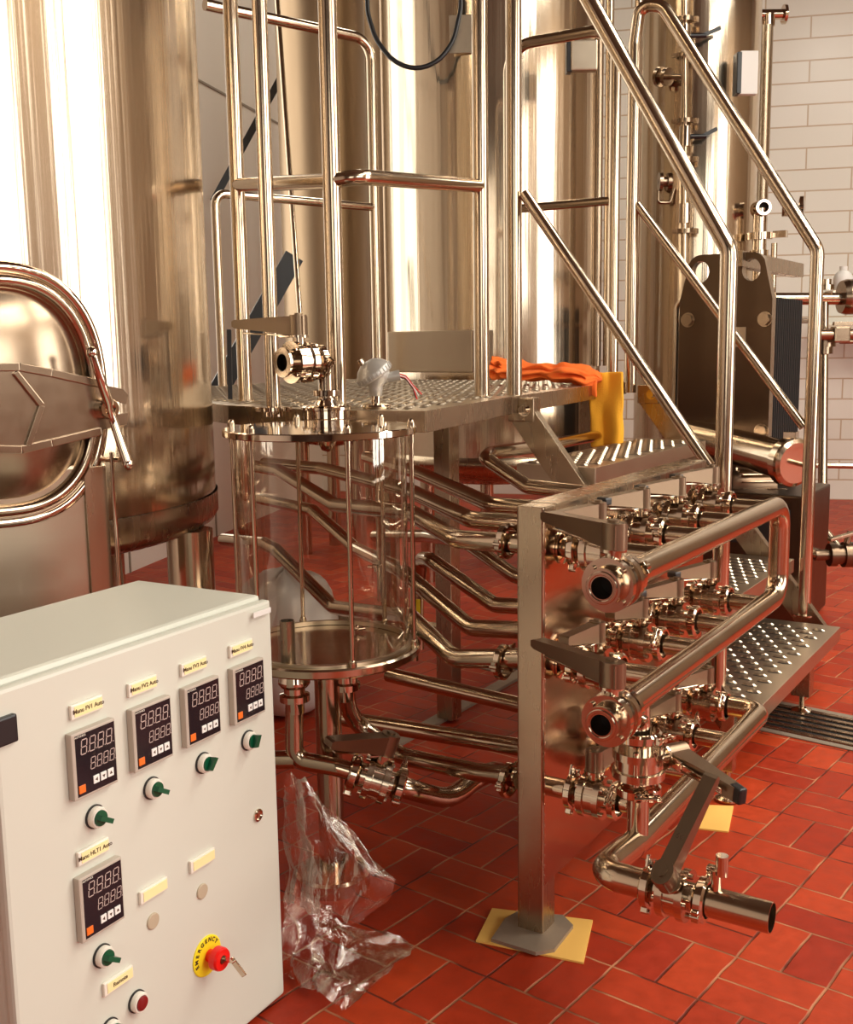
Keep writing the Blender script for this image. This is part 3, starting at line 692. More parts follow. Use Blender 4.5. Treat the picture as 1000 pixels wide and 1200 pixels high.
pipe([(-1.03, 2.05, .305), Py(560, 905, 2.06), Py(470, 886, 2.08), Py(420, 850, 2.06), Py(408, 830, 2.02), Py(405, 800, 2.0)], 'bottom pipe curving up to the right outlet under the sight vessel', bend=.07)
pipe([(-1.03, Y[1]-.04, .30), Py(420, 845, Y[1]-.04), Py(405, 842, Y[1]-.04)], 'long straight bottom pipe, second above the floor behind the rack')
pipe([(-1.03, Y[2]-.04, .30), Py(470, 794, Y[2]-.04), Py(455, 790, Y[2]-.04)], 'long straight bottom pipe, highest of the three behind the rack')
bclamp(Py(594, 634, Y[0]), UX, 'pipe clamp on the upper pipe just left of the square post')
bclamp(Py(590, 776, Y[0]), UX, 'pipe clamp on the middle pipe just left of the square post')
bclamp(Py(596, 914, 2.05), UX, 'pipe clamp on the bottom pipe just left of the square post')
# pipe from the vessel's left outlet with valve
VC = V3((-1.50, 1.915, 0))
zl = Pv(345, 890, (VC.x, VC.y)).z
def PvY(px, py, off=0.): return Pn(px, py, V3((VC.x, VC.y, 0))-HF*off, HF)
q0, q1, q2, q3, q4, q5 = PvY(345, 800, .06), PvY(345, 890, .06), PvY(395, 899, .08), PvY(441, 913, .08), PvY(528, 938, .0), PvY(572, 900, -.14)
pipe([q0, q1, q2, q3 - (q3-q2).normalized()*.045], 'pipe from the left vessel outlet bending right above the floor', r=.0205, bend=.035)
pipe([q1-HR*.0, q1-HR*.25], 'short side pipe running left behind the control cabinet', r=.0205)
dv = (q3-q2).normalized()
valve(q3, dv, UZ*1.0-HF*.0, V3((-.3, -.95, 0)), 'butterfly valve on the curved pipe beneath the sight vessel', sc=1.12)
pipe([q3+dv*.045, q3+dv*.08, q4, q5, V3((-1.06, 2.04, .30))], 'curved pipe from the floor-level valve toward the square post', r=.0235, bend=.16)

# ------------------------------------------------------------------ sight vessel
vs = thing('sight_vessel', 'clear acrylic cylinder vessel between round steel flanges held by tie rods', 'vessel', (VC.x, VC.y, 0))
ZB, ZL, RL = .574, 1.069, .214
g = G().lathe((VC.x, VC.y, ZL), UZ, [(-.010, 0), (-.010, RL-.002), (-.008, RL), (.004, RL), (.006, RL-.002), (.006, 0)], 96); g.obj('lid', 'polish', vs)
g = G().lathe((VC.x, VC.y, ZB), UZ, [(-.014, 0), (-.014, RL-.004), (-.010, RL), (.004, RL), (.008, RL-.004), (.008, .198), (.002, .196), (.002, 0)], 96); g.obj('base_flange', 'tube', vs)
G().lathe((VC.x, VC.y, ZB), UZ, [(.008, .197), (.013, .197), (.013, .187), (.003, .187)], 96).obj('gasket', 'plate', vs)
G().slathe((VC.x, VC.y, 0), UZ, [(ZB+.003, .190), (ZL-.006, .190)], 96).obj('cylinder', 'glass', vs)
th0 = math.atan2(-HF.y, -HF.x)
for k in range(6):
    q = th0+math.radians(21+60*k); x, y = VC.x+math.cos(q)*.204, VC.y+math.sin(q)*.204
    g = G().cyl((x, y, ZB), (x, y, ZL), .0052, 12)
    for z in (ZL+.006, ZB+.008): g.cyl((x, y, z), (x, y, z+.009), .0095, 6).ball((x, y, z+.010), .0075, 12)
    g.cyl((x, y, ZB-.014), (x, y, ZB-.026), .0095, 6)
    g.cyl((x, y, ZL-.03), (x, y, ZL-.006), .0065, 10)
    g.obj('tie_rod', 'tube', vs)
G().cyl((VC.x+.0, VC.y+.0, .02), (VC.x, VC.y, ZB-.014), .030, 32).lathe((VC.x, VC.y, 0), UZ, [(0, 0), (0, .088), (.03, .088), (.036, .082), (.036, .03)], 48).obj('stand', 'tube', vs)
# floor cross seams + standpipe inside + small nozzle
p = Pz(338, 772, ZB+.01)
G().lathe((p.x, p.y, ZB), UZ, [(.0, .016), (.095, .016), (.095, .014), (.0, .014)], 28).obj('standpipe', 'sheet', vs)
p = Pz(418, 738, ZB+.01); G().cyl((p.x, p.y, ZB+.012), p+HR*.022+UZ*.004, .005, 12).ball((p.x, p.y, ZB+.014), .008, 12).obj('spray_nozzle', 'polish', vs)
for px in (285,):
    p = PvY(px, 520, -.08)
    G().slathe((p.x, p.y, 0), UZ, [(.90, .0), (.905, .008), (.92, .013), (ZL-.006, .013)], 20).obj('dip_tube', 'polish', vs)
p = Pz(383, 494, ZL)
G().slathe((p.x, p.y, 0), UZ, [(ZL-.075, 0), (ZL-.07, .014), (ZL-.055, .022), (ZL-.035, .022), (ZL-.02, .016), (ZL-.006, .016)], 24).obj('spray_ball', 'polish', vs)
# lower nozzles
for px, py in ((345, 800), (405, 797)):
    q = PvY(px, py, .06 if px == 345 else -.02)
    G().lathe((q.x, q.y, ZB-.014), -UZ, [(0, .0), (0, .03), (.012, .03), (.016, .022), (.03, .022), (.034, .033), (.046, .036), (.052, .036), (.060, .030), (.062, .024), (.075, .024), (.078, .034), (.092, .034), (.096, .022), (.12, .021), (.12, 0)], 32).obj('outlet_nozzle', 'polish', vs)
# lid fittings
P1 = Pz(383, 490, ZL+.006)
lp = thing('lid_elbow_pipe', 'short steel elbow pipe clamped to the middle port of the vessel lid', 'pipe', P1)
G().lathe(P1, UZ, [(0, 0), (0, .058), (.020, .058), (.022, .062), (.028, .062), (.032, .056), (.034, .03), (.045, .024), (.05, .024)], 48).obj('port_flange', 'polish', lp)
vdir = (-HR*.73-HF*.68).normalized()
topz = 1.195
ctr = Pn(352, 424, P1, HF)
vpos = V3((P1.x, P1.y, 0))+UZ*ctr.z+vdir*.078
G().tube([P1+UZ*.04, V3((P1.x, P1.y, ctr.z)), vpos-vdir*.045], .0185, .042, 24).obj('elbow_tube', 'tube', lp)
G().lathe(P1+UZ*.055, UZ, [(0, .026), (.0, .032), (.014, .032), (.014, .026)], 28).obj('union', 'polish', lp)
valve(vpos, vdir, UZ, (-HR*.93+HF*.35), 'open-ended butterfly valve standing on the vessel lid', clamps=(-.048,), sc=1.12)
P2 = Pz(441, 486, ZL+.006)
sn = thing('temperature_sensor', 'grey cast aluminium sensor head with bare wires on the vessel lid', 'sensor', P2)
G().lathe(P2, UZ, [(0, .0), (0, .026), (.016, .026), (.016, .036), (.022, .039), (.026, .036), (.030, .012), (.05, .012), (.05, 0)], 36).obj('ferrule', 'polish', sn)
c = P2+UZ*.048
G().slathe(c, UZ, [(0, 0), (0, .016), (.018, .018), (.026, .019), (.040, .032), (.060, .037), (.07, .034)], 36).obj('head_body', 'aluminium', sn)
tl = (UZ*.80-HR*.50-HF*.12).normalized()
G().slathe(c+UZ*.052-tl*.004, tl, [(0, .0), (0, .046), (.004, .049), (.016, .049), (.020, .046), (.033, .036), (.044, .020), (.047, 0)], 40).obj('screw_cap', 'aluminium', sn)
g = G()
for k in range(28):
    q = 2*PI*k/28; a = tl.orthogonal().normalized(); b = tl.cross(a); g.box(c+UZ*.052+tl*.006+(a*math.cos(q)+b*math.sin(q))*.049, (.003, .003, .012), (a*math.cos(q)+b*math.sin(q), (a*-math.sin(q)+b*math.cos(q)), tl), 0)
g.obj('cap_ridge', 'aluminium', sn)
G().cyl(c+UZ*.062-HR*.02+tl*.02, c+UZ*.062-HR*.02+tl*.036, .008, 8).obj('cap_screw', 'polish', sn)
G().cyl(c+UZ*.045+HR*.02, c+UZ*.052+HR*.063, .0135, 24).obj('conduit_stub', 'aluminium', sn)
w0 = c+UZ*.052+HR*.060
for k, (mt, o) in enumerate((('wirered', .004), ('wirewhite', 0), ('cable', -.004), ('wirered', -.002))):
    pts = [w0+UZ*o, w0+HR*(.018)+UZ*(o-.006), w0+HR*(.036)-UZ*(.03-o), w0+HR*(.05+o*2)-UZ*(.05+k*.004)]
    G().tube(pts, .0017, .01, 8).obj('wire', mt, sn)
p = Pn(268, 432, P1, HF); tag(G().bar(Pn(268.5, 386, P1-HF*.02, HF), Pn(270, 468, P1-HF*.02, HF), .011, .006, HF, .002).obj('black_strip', 'black'), 'thin upright black strip at the left edge of the vessel lid', 'strip')
# probe rod with clamps inside the vessel
P2b = V3((P2.x, P2.y, 0))
G().cyl(P2b+UZ*(ZB+.01), P2b+UZ*(ZL-.006), .0068, 16).obj('probe_rod', 'polish', sn)
g = G()
for z in (.965, .665):
    g.lathe(P2b+UZ*z, UZ, [(0, .007), (0, .014), (.01, .014), (.012, .02), (.018, .02), (.02, .013), (.03, .012), (.03, .007)], 20).box(P2b+UZ*(z+.012)-HR*.022, (.016, .012, .008))
g.obj('probe_collar', 'polish', sn)
# riser pipe on the left port
P3 = Pz(321, 488, ZL+.006)
rs = thing('riser_pipe', 'vertical steel pipe rising from the left port of the vessel lid', 'pipe', P3)
G().cyl(P3, V3((P3.x, P3.y, 3.2)), .0185, 28).obj('riser_tube', 'tube', rs)
G().lathe(P3, UZ, [(0, 0), (0, .024), (.012, .024), (.014, .032), (.024, .032), (.026, .019)], 32).box(P3+UZ*.018+HR*.036, (.02, .012, .012)).box(P3+UZ*.018-HR*.036, (.02, .012, .012)).obj('port_clamp', 'polish', rs)

# ------------------------------------------------------------------ control cabinet
CC = V3((-1.302, 1.5, 0)); yc = .51621242-YM
CA = V3((math.sin(yc), math.cos(yc), 0)); CB = V3((-math.cos(yc), math.sin(yc), 0)); CN = -CB
cb = thing('control_cabinet', 'cream metal electrical control cabinet with digital controllers on its door', 'cabinet', CC)
def cpt(a, z, n=0): return CC+CA*a+UZ*z+CN*n
AX = (CA, CN, UZ)
WC, HC, DC = .615, .80, .32
G().box(CC-CA*WC/2+UZ*HC/2-CN*(DC/2+.012), (WC-.006, DC-.018, HC), AX, .008).obj('body', 'paint', cb)
G().box(CC-CA*WC/2+UZ*HC/2-CN*.014, (WC-.02, .012, HC-.02), AX, .002).obj('gasket', 'paintedge', cb)
G().box(CC-CA*WC/2+UZ*HC/2-CN*.010, (WC, .02, HC-.016), AX, .006).obj('door', 'paint', cb)
G().box(cpt(-.600, .735, -.01), (.036, .036, .040), AX, .003).obj('hinge', 'black', cb)
def seg_digits(g, a0, z0, w, h, n, gap):
    t = w*.16
    for i in range(n):
        x = a0+i*gap; sl = .12
        def S(xa, za, xb, zb):
            A = cpt(x+xa+za*sl, z0+za, .0135); B = cpt(x+xb+zb*sl, z0+zb, .0135); d = (B-A).normalized(); s_ = CN.cross(d)*t/2
            A = A+d*t*.45; B = B-d*t*.45; g.quad(A-s_, B-s_, B+s_, A+s_)
        S(0, 0, w, 0); S(0, h/2, w, h/2); S(0, h, w, h); S(0, 0, 0, h/2); S(0, h/2, 0, h); S(w, 0, w, h/2); S(w, h/2, w, h)
        A = cpt(x+w*1.3, z0, .0135); g.quad(A, A+CA*t, A+CA*t+UZ*t, A+UZ*t)
def controller(a, z, lab):
    o = G().box(cpt(a, z, .0065), (.087, .013, .103), AX, .0025).obj('controller', 'bezel', cb); o['label'] = lab
    G().box(cpt(a+.002, z, .0128), (.078, .001, .094), AX, .0).obj('display_window', 'face', o)
    g = G(); seg_digits(g, a-.027, z+.016, .0105, .022, 4, .0166); seg_digits(g, a-.010, z-.012, .0085, .0175, 4, .0128); g.obj('digit_segments', 'seg', o)
    for k in range(3):
        b = G().box(cpt(a-.001+k*.0145, z-.030, .0138), (.0115, .002, .0125), AX, .002)
        c0 = cpt(a-.001+k*.0145, z-.030, .0150); sg = (0, -1, 1)[k]
        if k == 0: b.add([c0-CA*.003+UZ*0, c0+CA*.002+UZ*.003, c0+CA*.002-UZ*.003], [[0, 1, 2]], False, 1)
        else: b.add([c0+UZ*.003*sg, c0+CA*.003-UZ*.002*sg, c0-CA*.003-UZ*.002*sg], [[0, 1, 2]], False, 1)
        b.obj('key', ['whitekey', 'ink'], o)
    G().box(cpt(a-.029, z-.036, .0138), (.0125, .002, .012), AX, .002).obj('mode_key', 'orange', o)
    text_mesh('marking', 'AUTONICS', .0042, 'holder', o, Matrix.Translation(-CC) @ basis(cpt(a-.027, z+.0445, .0136), CA, UZ, CN))
    return o
for i, a in enumerate((-.452, -.329, -.209, -.0855)): controller(a, .644, ['leftmost', 'second', 'third', 'rightmost'][i]+' controller in the top row')
controller(-.455, .421, 'lone lower controller')
def plate(a, z, txt, w=.062):
    o = G().box(cpt(a, z, .003), (w, .006, .022), AX, .0015).obj('label_holder', 'holder', cb)
    G().box(cpt(a+.002, z, .0064), (w-.008, .0008, .016), AX, 0).obj('label_strip', 'label', o)
    if txt: text_mesh('label_text', txt, .0095, 'ink', o, Matrix.Translation(-CC) @ basis(cpt(a+.002, z, .0070), CA, UZ, CN), bold=.0001)
for i, a in enumerate((-.4545, -.338, -.218, -.094)): plate(a, .7245, 'Manu FV%d Auto' % (i+1))
plate(-.459, .4985, 'Manu HLT1 Auto'); plate(-.425, .268, 'Remote'); plate(-.338, .379, ''); plate(-.219, .379, '')
def button(a, z, kind, ang=0.):
    o = G().lathe(cpt(a, z), CN, [(0, .0), (0, .0185), (.003, .0185), (.003, .0150)], 32).obj('switch', 'black', cb)
    G().lathe(cpt(a, z), CN, [(.002, .0165), (.010, .0165), (.013, .0150), (.013, .0125)], 32).obj('collar', 'holder', o)
    if kind == 'green':
        g = G().lathe(cpt(a, z), CN, [(.008, 0), (.013, .0125), (.016, .0118), (.016, 0)], 28)
        d = UZ*math.cos(ang)+CA*math.sin(ang); s_ = CN.cross(d)
        g.prism([(-.012, 0), (.012, 0), (.0135, .014), (-.0095, .010)], cpt(a, z, .014)-s_*.0038, d, CN, s_, .0076)
        g.obj('knob', 'green', o)
    else: G().lathe(cpt(a, z), CN, [(.010, .0128), (.015, .0115), (.0165, .007), (.017, 0)], 28).obj('lens', kind, o)
    return o
for a, z, an in ((-.449, .550, 2.1), (-.327, .550, 2.1), (-.203, .549, .5), (-.081, .549, .2), (-.452, .324, 2.1)): button(a, z, 'green', an)
button(-.386, .210, 'redlens'); button(-.446, .196, 'green', .3)
for a, z in ((-.340, .326), (-.220, .322)): G().lathe(cpt(a, z), CN, [(0, .0135), (.002, .0135), (.003, .012), (.003, 0)], 32).obj('blanking_plug', 'plug', cb)
G().lathe(cpt(-.061, .398), CN, [(0, .012), (.003, .012), (.004, .009), (.001, .007), (.001, 0)], 28).box(cpt(-.061, .398, .002), (.003, .004, .010), AX, 0).obj('door_lock', 'polish', cb)
es = G().lathe(cpt(-.216, .200), CN, [(0, .0), (0, .036), (.002, .036), (.003, .034), (.003, 0)], 48).obj('emergency_stop', 'yellow', cb); es['label'] = 'yellow ring with red key-release emergency stop button'
G().lathe(cpt(-.212, .199), CN, [(.003, .011), (.016, .011), (.018, .0205), (.030, .0205), (.034, .0185), (.034, .008), (.030, .007), (.030, 0)], 40).obj('red_button', 'red', es)
G().lathe(cpt(-.212, .199, .030), CN, [(0, .007), (.004, .0065), (.004, 0)], 20).obj('key_barrel', 'cast', es)
k0 = cpt(-.205, .199, .036)
g = G().box(k0+CN*.008-UZ*.002, (.010, .018, .003), AX, .001).bar(k0+CN*.006+CA*.004, k0+CN*.030-UZ*.030+CA*.010, .012, .003, CA)
g.obj('key', 'polish', es)
for k, ch_ in enumerate('EMERGENCY'):
    q = math.radians(196-k*20); x, y = math.cos(q), math.sin(q)
    text_mesh('ring_letter', ch_, .0105, 'ink', es, Matrix.Translation(-CC) @ basis(cpt(-.216+x*.0285, .2+y*.0285, .0034), CA*y-UZ*x, CA*x+UZ*y, CN), bold=.0003)
G().box(cpt(-.035, .776, .0075), (.05, .002, .010), AX, .0005).obj('door_sticker', 'white', cb)

# ------------------------------------------------------------------ plastic film beside the cabinet
def film(rows, lab, seed):
    g = G(); n = 26; vs = []
    R_ = []; 
    for j in range(len(rows)):
        R_.append([V3(p) for p in rows[j]])
    m_ = 40
    def samp(line, t):
        f = t*(len(line)-1); i = min(int(f), len(line)-2); return line[i].lerp(line[i+1], f-i)
    for j in range(m_+1):
        for i in range(n+1):
            a = samp(R_[0], j/m_); b = samp(R_[1], j/m_); c = samp(R_[2], j/m_); t = i/n
            p = a*(1-t)**2+b*2*t*(1-t)+c*t*t
            q = noise.noise_vector(V3((i*.22+seed, j*.10, seed)))*.018+noise.noise_vector(V3((i*.85+seed, j*.045, 3+seed)))*.010+noise.noise_vector(V3((i*1.9+seed, j*.3, 9+seed)))*.0025
            p = p+q; p.z = max(p.z, .003); vs.append(p)
    fs = [[j*(n+1)+i, j*(n+1)+i+1, (j+1)*(n+1)+i+1, (j+1)*(n+1)+i] for j in range(m_) for i in range(n)]
    g.add(vs, fs, True); return tag(g.obj('plastic_film', 'film'), lab, 'plastic film')
def F(px, py, z): return Pz(px, py, z)
def Fd(px, py, o=0.): return Pn(px, py, CC+HF*o, HF)
film([[Fd(332, 900, .04), Fd(333, 970, .04), Fd(334, 1050, .05)], [Fd(365, 905, .02), Fd(390, 990, -.02), Fd(380, 1080, -.02)], [Fd(382, 945, .05), Fd(462, 1035, .05), Fd(425, 1082, .05)]], 'glossy crumpled clear plastic film hanging beside the cabinet', 1.3)
film([[Fd(333, 1020, .05), Fd(333, 1090, .05), Fd(334, 1150, .08)], [F(380, 1080, .06), F(370, 1110, .05), F(360, 1150, .04)], [F(490, 1105, .01), F(455, 1140, .01), F(405, 1188, .01)]], 'clear plastic film spread over the red tiles below the cabinet edge', 5.1)

# ------------------------------------------------------------------ towel
def towel():
    t = thing('microfibre_towel', 'crumpled orange and yellow towel hanging over the platform corner', 'towel', Py(705, 440, 3.9))
    def YF_(px): return 3.72
    # hanging yellow part
    def sheet(tl, tr, bl, br, n, m_, amp, seed, mt, nm, thick=.012):
        vs = []
        for j in range(m_+1):
            for i in range(n+1):
                u, v = i/n, j/m_; p = tl.lerp(tr, u).lerp(bl.lerp(br, u), v)
                q = noise.noise(V3((u*3+seed, v*1.3, seed)))*amp; p = p-HF*(q+.015)+HR*noise.noise(V3((seed, v*4, u)))*.004; vs.append(p)
        fs = [[j*(n+1)+i, j*(n+1)+i+1, (j+1)*(n+1)+i+1, (j+1)*(n+1)+i] for j in range(m_) for i in range(n)]
        o = G().add(vs, fs, True).obj(nm, mt, t); md = o.modifiers.new('s', 'SOLIDIFY'); md.thickness = thick; md.offset = 0
        md = o.modifiers.new('b', 'SUBSURF'); md.levels = md.render_levels = 1; return o
    d = lambda px, py, o=0.: Py(px, py, 3.93+o)
    sheet(d(688, 437), d(729, 435), d(692, 524), d(731, 521), 14, 22, .03, 2.2, 'clothy', 'hanging_fold', .014)
    # lying orange part: lumpy ridge along the rim
    pts = [(576, 427, .8), (588, 430, 1.25), (603, 433, 1.05), (640, 436, .85), (665, 437, 1.), (690, 440, 1.), (706, 445, .8)]
    vs = []; seg = 40; n = 90
    def ctr(u):
        f = u*(len(pts)-1); i = min(int(f), len(pts)-2); a, b = pts[i], pts[i+1]; k = f-i
        return Py(a[0]+(b[0]-a[0])*k, a[1]+(b[1]-a[1])*k, 3.7+u*.2), a[2]+(b[2]-a[2])*k
    for i in range(n+1):
        u = i/n; c, s_ = ctr(u); e = min(1, u*9, (1-u)*9)**.5
        for k in range(seg):
            q = 2*PI*k/seg; nn = 1+.35*noise.noise(V3((u*9, math.cos(q)*1.3, math.sin(q)*1.3)))+.75*noise.noise(V3((u*5+3, math.cos(q)*3.4, math.sin(q)*3.4)))
            vs.append(c+UY*math.cos(q)*.07*nn*e*s_+UZ*(math.sin(q)*.030*nn*e*s_+.012*noise.noise(V3((u*11, 3, 1))))+UX*.0)
    fs = [[i*seg+k, i*seg+(k+1) % seg, (i+1)*seg+(k+1) % seg, (i+1)*seg+k] for i in range(n) for k in range(seg)]
    G().add(vs, fs, True).obj('bunched_fold', 'clotho', t)
    sheet(d(650, 437, -.05), d(700, 438, -.05), d(668, 447, -.06), d(699, 466, -.06), 12, 10, .03, 4.4, 'clotho', 'draped_fold', .012)
towel()

# ------------------------------------------------------------------ heat exchanger
HY = 5.05
def hq(px, py): p = Py(px, py, HY); return (p.x, p.z)
hx = thing('plate_heat_exchanger', 'plate heat exchanger with dark round-cornered end plate with two lifting holes', 'heat exchanger', Py(855, 520, HY))
xl, xr = hq(796, 400)[0], hq(904, 400)[0]; zt = hq(850, 297)[1]; zs = hq(905, 350)[1]; xc = (xl+xr)/2; wx = (xr-xl)/2
out = []
ct = (zt-zs)
def arcp(cx, cz, r, a0, a1, n=8): return [(cx+r*math.cos(a0+(a1-a0)*k/n), cz+r*math.sin(a0+(a1-a0)*k/n)) for k in range(n+1)]
hw = wx*.54
out = [(-wx, -1.2), (wx, -1.2), (wx, -ct)]+arcp(hw, -.065, .065, .45, PI/2)+arcp(-hw, -.065, .065, PI/2, PI-.45)+[(-wx, -ct)]
def hplate(y, th, mt, nm, holes=True, par=None):
    bm = bmesh.new(); vs_ = [bm.verts.new((xc+x, y, zt+z)) for x, z in out]; es_ = [bm.edges.new((vs_[i], vs_[(i+1) % len(vs_)])) for i in range(len(vs_))]
    if holes:
        for sx in (-.56, .54):
            hv = [bm.verts.new((xc+wx*sx+.042*math.cos(2*PI*k/24), y, zt-.078+.05*math.sin(2*PI*k/24))) for k in range(24)]
            es_ += [bm.edges.new((hv[i], hv[(i+1) % 24])) for i in range(24)]
    bmesh.ops.triangle_fill(bm, use_beauty=True, edges=es_)
    r_ = bmesh.ops.extrude_face_region(bm, geom=bm.faces[:]); 
    for v in [e for e in r_['geom'] if isinstance(e, bmesh.types.BMVert)]: v.co.y += th
    bm.verts.index_update()
    bmesh.ops.recalc_face_normals(bm, faces=bm.faces[:]); bm.verts.index_update(); g = G()
    for f in bm.faces: g.add([v.co.copy() for v in f.verts], [list(range(len(f.verts)))], False, 0 if abs(f.normal.y) > .5 else 1)
    bm.free(); return g.obj(nm, mt, hx)
hplate(HY, .06, ['hxface', 'sheet'], 'end_plate'); 
g = G()
for k in range(30): g.box((xc+.02, HY+.09+k*.017, zt-.70), (wx*1.65+(.012 if k % 2 else 0), .013, 1.0), None, .003)
g.obj('plate_pack', 'rubber', hx)
for px, py in ((807, 375), (897, 374), (893, 505)):
    x, z = hq(px, py); g = G().cyl((x, HY-.03, z), (x, HY, z), .028, 6).lathe((x, HY-.004, z), -UY, [(0, 0), (0, .034), (.004, .034), (.004, 0)], 24).cyl((x, HY, z), (x, HY+.75, z), .014); g.obj('tie_bolt', 'cast', hx)
x, z = hq(868, 395); G().box((x, HY-.003, z), (.05, .004, .09)).obj('rating_plate', 'plate', hx)
G().box((xc+.06, HY+.5, zt-.03), (.06, 1.1, .07)).obj('carrying_bar', 'sheet', hx)
for s_ in (-1, 1): G().box((xc+s_*wx*.8, HY+.017, (zt-1.2)/2), (.05, .05, zt-1.2)).obj('leg', 'darksteel', hx)
px_ = Py(793, 352, HY+.1)
pipe([(px_.x, HY+.1, .4), (px_.x, HY+.1, px_.z), (px_.x+.1, HY+.1, px_.z+.0)], 'slim pipe bending over at the left side of the heat exchanger', r=.013, bend=.06)
# inline filter cylinder
fa, fb = Pd(800, 507, 5.25), Pd(934, 543, 4.52)
fl_ = thing('inline_filter', 'horizontal polished steel cylinder housing below the heat exchanger', 'filter', fa)
ln = (fb-fa).length
G().lathe(fa, fb-fa, [(0, 0), (0, .07), (ln-.08, .085), (ln-.06, .085), (ln-.055, .105), (ln-.02, .105), (ln-.01, .10), (ln, .085), (ln, 0)], 48).obj('housing', 'tube', fl_)
G().cyl(fb, fb+(fb-fa).normalized()*.05, .01).obj('end_fitting', 'polish', fl_); G().box(fb-(fb-fa).normalized()*.04+UZ*.11, (.05, .06, .03)).obj('clamp_lug', 'polish', fl_)
# ------------------------------------------------------------------ instruments on the right tank
nt = (CO-c4); nt.z = 0; nt.normalize()
def onT(px, py, off=.12): return Pn(px, py, V3((c4.x, c4.y, 0))+nt*(r4+off), nt)
a = onT(803, -20); sg = thing('sight_tube', 'slim vertical sample pipe with valves on the bright right-hand tank', 'pipe', onT(803, 300))
a, b = onT(803, -30), onT(802, 320)
G().tube([a, b], .019, .02, 16).obj('sight_pipe', 'tube', sg)
for py in (23, 65, 142, 187, 271):
    p = onT(803, py); G().lathe(p, UZ, [(-.012, .02), (-.012, .05), (.012, .05), (.012, .02)], 20).box(p+HR*.06, (.03, .03, .03)).box(p-HR*.055, (.04, .02, .02)).obj('pipe_clamp', 'cast', sg)
for py, hx_ in ((42, 1), (160, .7), (250, 0)):
    p = onT(803, py); g = G().cyl(p-UZ*.055, p+UZ*.055, .034, 12)
    g.obj('ball_valve', 'polish', sg)
    if hx_: G().cyl(p, p+HR*.12, .014).bar(p+HR*.10, p+HR*(.14+.06*hx_)+UZ*.04, .022, .022).obj('lever', 'black', sg)
for py, dx in ((90, 1), (213, 0)):
    p = onT(772, py, .02); t = thing('tank_sample_valve', ('upper' if py == 90 else 'lower')+' clamped side fitting left of the slim sample pipe', 'valve', p)
    q = onT(800, py) if dx else p+HR*.06
    g = G().cyl(p, q, .016).lathe(p, (q-p), [(0, 0), (0, .055), (.02, .055), (.02, .03), (.05, .03), (.05, .05), (.075, .05), (.075, 0)], 20); g.obj('body', 'cast', t)
    if not dx: G().tube([p-UZ*.05, p-UZ*.12, p-UZ*.12+HR*.07, p-UZ*.04+HR*.09], .01, .02, 10).obj('spout', 'cast', t)
def vpipe(px, y0, y1, dist, r, lab, mt='tube'):
    a, b = Pd(px, y0, dist), Pd(px, y1, dist); t = thing('standing_pipe', lab, 'pipe', (a.x, a.y, b.z)); 
    G().cyl((a.x, a.y, b.z), (a.x, a.y, a.z), r, 20).obj('pipe_run', mt, t); return t
vpipe(852, -40, 420, 6.3, .020, 'dark vertical pipe running down the right side of the bright tank', 'cast')
vpipe(866, -40, 300, 6.6, .012, 'slim vertical pipe just right of the dark tank-side pipe')
vpipe(703, -40, 430, 5.2, .024, 'vertical pipe directly right of the central tank edge', 'cast')
vpipe(716, -40, 430, 5.4, .02, 'vertical pipe behind the arched guard rail')
vpipe(750, -40, 420, 5.6, .022, 'vertical pipe left of the bright right-hand tank')
vpipe(448, -40, 440, 5.6, .02, 'vertical pipe standing left of the central tank', 'cast')
# wall standpipe with tee
p = Pd(899, 30, 7.6); b = Pd(899, 300, 7.6)
t = thing('wall_standpipe', 'slim pale pipe with a tee on top before the white brick wall', 'pipe', (p.x, p.y, b.z))
G().cyl((p.x, p.y, b.z), (p.x, p.y, p.z), .045, 20).obj('pipe_run', 'sheet', t)
p2 = Pd(901, 17, 7.6)
G().cyl(p2-HR*.11, p2+HR*.12, .035).lathe(p2-HR*.10, HR, [(0, 0), (0, .06), (.03, .06), (.03, 0)], 20).lathe(p2+HR*.10, HR, [(0, 0), (0, .065), (.02, .065), (.02, 0)], 20).cyl(p2-UZ*.08, p2, .045).obj('tee', 'polish', t)
# wall box with black edge
p = Pd(877, 86, 6.2)
t = thing('terminal_box', 'small pale box with a black side beside the bright tank', 'box', p)
G().box(p, (.10, .05, .235), (CR, HF, UZ), .006).obj('cover', 'white', t); G().box(p-HR*.055+HF*.02, (.03, .09, .225), (HR, HF, UZ), .004).obj('back_shell', 'black', t)
p = Pd(684, 66, 4.9)
t = thing('terminal_box', 'pale junction box hung behind the arched guard rail', 'box', p)
G().box(p, (.12, .05, .13), (HR, HF, UZ), .006).obj('cover', 'plate', t); G().box(p-HR*.065+HF*.01, (.025, .06, .14), (HR, HF, UZ), .004).obj('back_shell', 'black', t)
# inspection port and gauge
p = Pd(895, 243, 6.4)
t = thing('sight_port', 'round steel port facing the room above the heat exchanger', 'valve', p)
G().lathe(p, -HF, [(-.1, 0), (-.1, .05), (.0, .05), (.01, .045), (.01, .03), (-.03, .03)], 32).cyl(p-UZ*.24+HF*.06, p+HF*.06, .04).lathe(p-UZ*.16+HF*.06, UZ, [(-.02, .04), (-.02, .075), (.02, .075), (.02, .04)], 24).box(p-UZ*.15+HR*.12+HF*.05, (.08, .04, .04)).obj('body', 'polish', t)
G().lathe(p+HF*.03, -HF, [(0, 0), (.002, .031)], 24).obj('bore', 'dark', t)
G().cyl(p-UZ*.30+HF*.06, p-UZ*.24+HF*.06, .055, 6).cyl(p-UZ*.6+HF*.06, p-UZ*.28+HF*.06, .035).cyl(p-UZ*.6+HF*.06+HR*.09, p-UZ*.2+HF*.06+HR*.09, .018).obj('neck', 'tube', t)
p = Pd(941, 243, 6.4)
